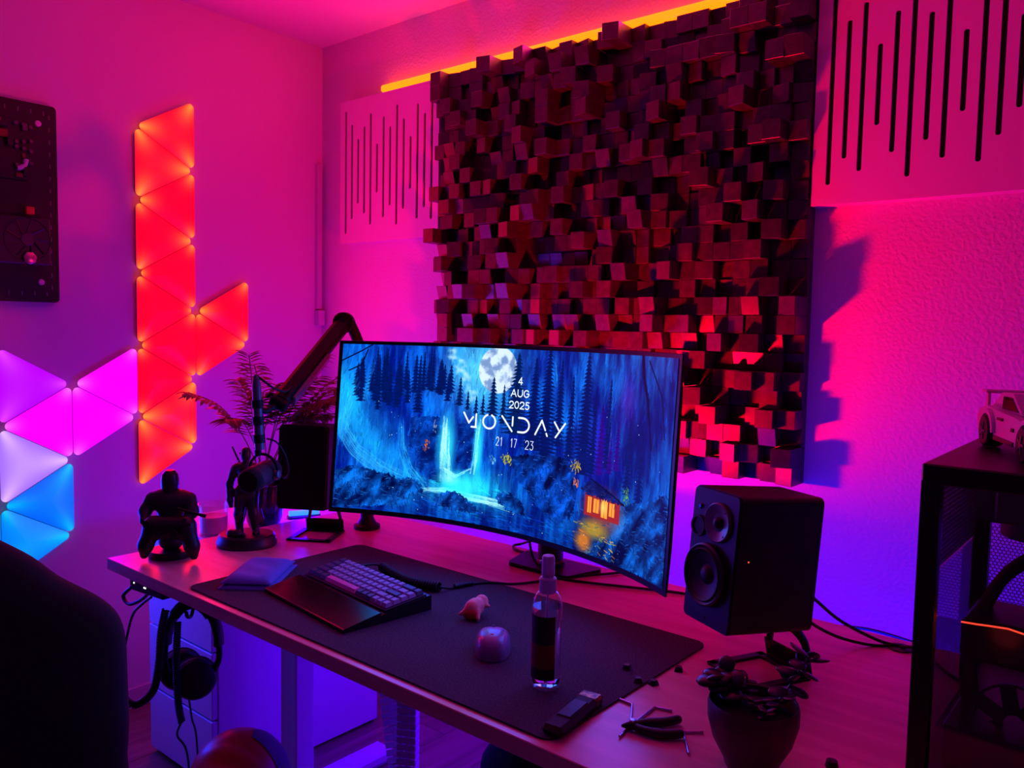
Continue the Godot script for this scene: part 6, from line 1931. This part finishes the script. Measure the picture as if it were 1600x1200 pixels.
func _ready() -> void:
	# camera
	var cam := Camera3D.new()
	cam.name = "camera"
	add_child(cam)
	cam.position = Vector3(2.6544, 1.2944, 1.9964)
	cam.rotation_degrees = Vector3(-4.0166, 39.8513, 1.0878)
	cam.fov = 50.506
	cam.near = 0.02
	# surroundings: a closed room at night
	var we := WorldEnvironment.new()
	we.name = "surroundings"
	var env := Environment.new()
	env.background_mode = Environment.BG_COLOR
	env.background_color = Color(0, 0, 0)
	env.tonemap_mode = Environment.TONE_MAPPER_LINEAR
	env.tonemap_exposure = 1.0
	env.sdfgi_enabled = true
	env.ssao_enabled = true
	env.ssil_enabled = true
	we.environment = env
	add_child(we)
	# large lights: the red strip on the wall, the blue strip behind the desk, the ring behind the monitor, the screen
	area("wall_strip_light_up", at(1.14, 2.158, 0.030, 0, 90.0), Vector2(1.5, 0.02), LIGHT.strip_up, 1.0)
	area("wall_strip_light_out", at(1.14, 2.143, 0.050, 0, 180.0), Vector2(1.5, 0.02), LIGHT.strip_out, 1.0)
	area("desk_strip_light", at(1.86, DESK - 0.016, 0.386), Vector2(2.2, 0.012), LIGHT.desk_back, 1.0)
	area("desk_strip_light_down", at(1.86, DESK - 0.030, 0.396, 0, -90.0), Vector2(2.2, 0.012), LIGHT.desk_down, 1.0)
	lamp("monitor_ring_light", Vector3(1.522, 0.93, 0.425), 0.03, LIGHT.ring, 1.0)
	lamp("cabinet_lamp_light", Vector3(0.60, 0.745, 0.515), 0.03, LIGHT.puck, 1.0)
	area("monitor_ring_light_up", at(1.522, 0.925, 0.425, 0, 74.0), Vector2(0.08, 0.05), LIGHT.ring_up, 1.0)
	for k in 3:
		var u := (k + 0.5) / 3.0
		var p := mon(u, 0.5, -0.006)
		var ang := (u * 2.0 - 1.0) * -30.4
		area("screen_light", at(p.x, p.y, p.z, 180.0 + ang, 4.6), Vector2(0.30, 0.38), LIGHT.screen * [Vector3(0.4, 0.9, 1.0), Vector3(1.0, 1.1, 1.1), Vector3(1.5, 0.8, 0.9)][k], 1.0)
	# the room
	var plaster := mat("wall plaster", Color(0.86, 0.85, 0.85), 0.85)
	plaster.heightmap_enabled = true
	plaster.heightmap_texture = tex(noise_image(6, 0.07, 512, 5))
	plaster.heightmap_scale = 0.14
	triplanar(plaster, Vector3(2.2, 2.2, 2.2))
	var smooth := mat("smooth paint", Color(0.86, 0.85, 0.85), 0.8)
	var HT := 2.356
	var RX := 5.6
	var RZ := 6.4
	var st := S()
	bx(st, -0.05, HT / 2, RZ / 2, 0.1, HT, RZ + 0.2)
	room_part("wall_left", st, smooth)
	st = S()
	bx(st, RX / 2, HT / 2, -0.05, RX, HT, 0.1)
	room_part("wall_back", st, plaster)
	st = S()
	bx(st, RX + 0.05, HT / 2, RZ / 2, 0.1, HT, RZ + 0.2)
	room_part("wall_right", st, smooth)
	st = S()
	bx(st, RX / 2, HT / 2, RZ + 0.05, RX, HT, 0.1)
	room_part("wall_front", st, smooth)
	st = S()
	bx(st, RX / 2, HT + 0.05, RZ / 2, RX + 0.2, 0.1, RZ + 0.2)
	room_part("ceiling", st, smooth)
	st = S()
	bx(st, RX / 2, -0.06, RZ / 2, RX + 0.2, 0.1, RZ + 0.2)
	var fl := room_part("floor", st, mat("floor base", Color(0.25, 0.2, 0.17), 0.7))
	var planks := []
	for v in 3:
		var m := mat("laminate %d" % v, Color.WHITE, 0.4)
		m.albedo_texture = tex(tinted(noise_image(60 + v, 0.02, 128, 4), Color(0.42, 0.32, 0.26).darkened(0.06 * v), Color(0.58, 0.46, 0.38).darkened(0.06 * v)))
		triplanar(m, Vector3(7, 7, 0.5))
		var ps := S()
		cbox(ps, Transform3D(), Vector3(0.1885, 0.01, 1.1985), 0.0012)
		planks.append(finish(ps, m))
	rng.seed = 3
	for i in 30:
		for j in 7:
			put("plank", planks[rng.randi() % 3], fl, Transform3D(Basis(), Vector3(0.09 + 0.19 * i - 0.04, -0.005, 1.2 * j - 0.4 * (i % 3))))
	st = S()
	bx(st, 0.007, 0.035, RZ / 2, 0.014, 0.07, RZ - 0.04, 0.003)
	room_part("baseboard_left", st, mat("white skirting", Color(0.8, 0.8, 0.8), 0.5))
	st = S()
	bx(st, RX / 2, 0.035, 0.007, RX - 0.03, 0.07, 0.014, 0.003)
	room_part("baseboard_back", st, mat("white skirting", Color(0.8, 0.8, 0.8), 0.5))
	st = S()
	bx(st, 0.009, 1.63, 0.022, 0.018, 0.56, 0.022, 0.002)
	bx(st, 0.016, 1.315, 0.022, 0.032, 0.06, 0.03, 0.003)
	room_part("trim_1", st, mat("white skirting", Color(0.8, 0.8, 0.8), 0.5))
	# large things
	build_desk()
	build_diffuser()
	slotted_panel("slotted_panel", "white slotted acoustic panel near the corner of the room", 0.171, [0.224, 0.172, 0.117, 0.156, 0.198, 0.087, 0.177, 0.138, 0.207, 0.155, 0.09, 0.194, 0.158, 0.2], 0.0348, 0.031, 0.518)
	slotted_panel("slotted_panel", "white slotted acoustic panel above the computer", 1.938, [0.213, 0.156, 0.188, 0.09, 0.154, 0.211, 0.136, 0.178, 0.085, 0.194, 0.144, 0.093, 0.17, 0.21], 0.0344, 0.037, 0.518)
	var ls := thing("wall_light_strip", "glowing orange light strip along the top of the panels", "light strip", Transform3D(Basis(), Vector3(0.378, 2.1315, 0.0)))
	st = S()
	bx(st, 0.76, 0.0, 0.004, 1.52, 0.026, 0.008, 0.001)
	obj("mounting_rail", st, mat("white plastic", Color(0.8, 0.8, 0.82), 0.4), ls)
	st = S()
	bx(st, 0.76, 0.0, 0.021, 1.52, 0.024, 0.026, 0.006)
	obj("light_tube", st, glow("orange strip glow", Vector3(5.0, 0.42, 0.006)), ls)
	build_wall_lights()
	build_monitor()
	build_cabinet()
	build_cabinet_lamp()
	build_computer()
	build_seats()
	for left in [true, false]:
		build_stand(left)
		build_speaker(left)
	build_mic()
	build_palm()
	build_wall_frame()
	# small things
	build_keyboard()
	build_small_things()
	build_figures()
	build_planter()
	build_car()
	build_under_desk()
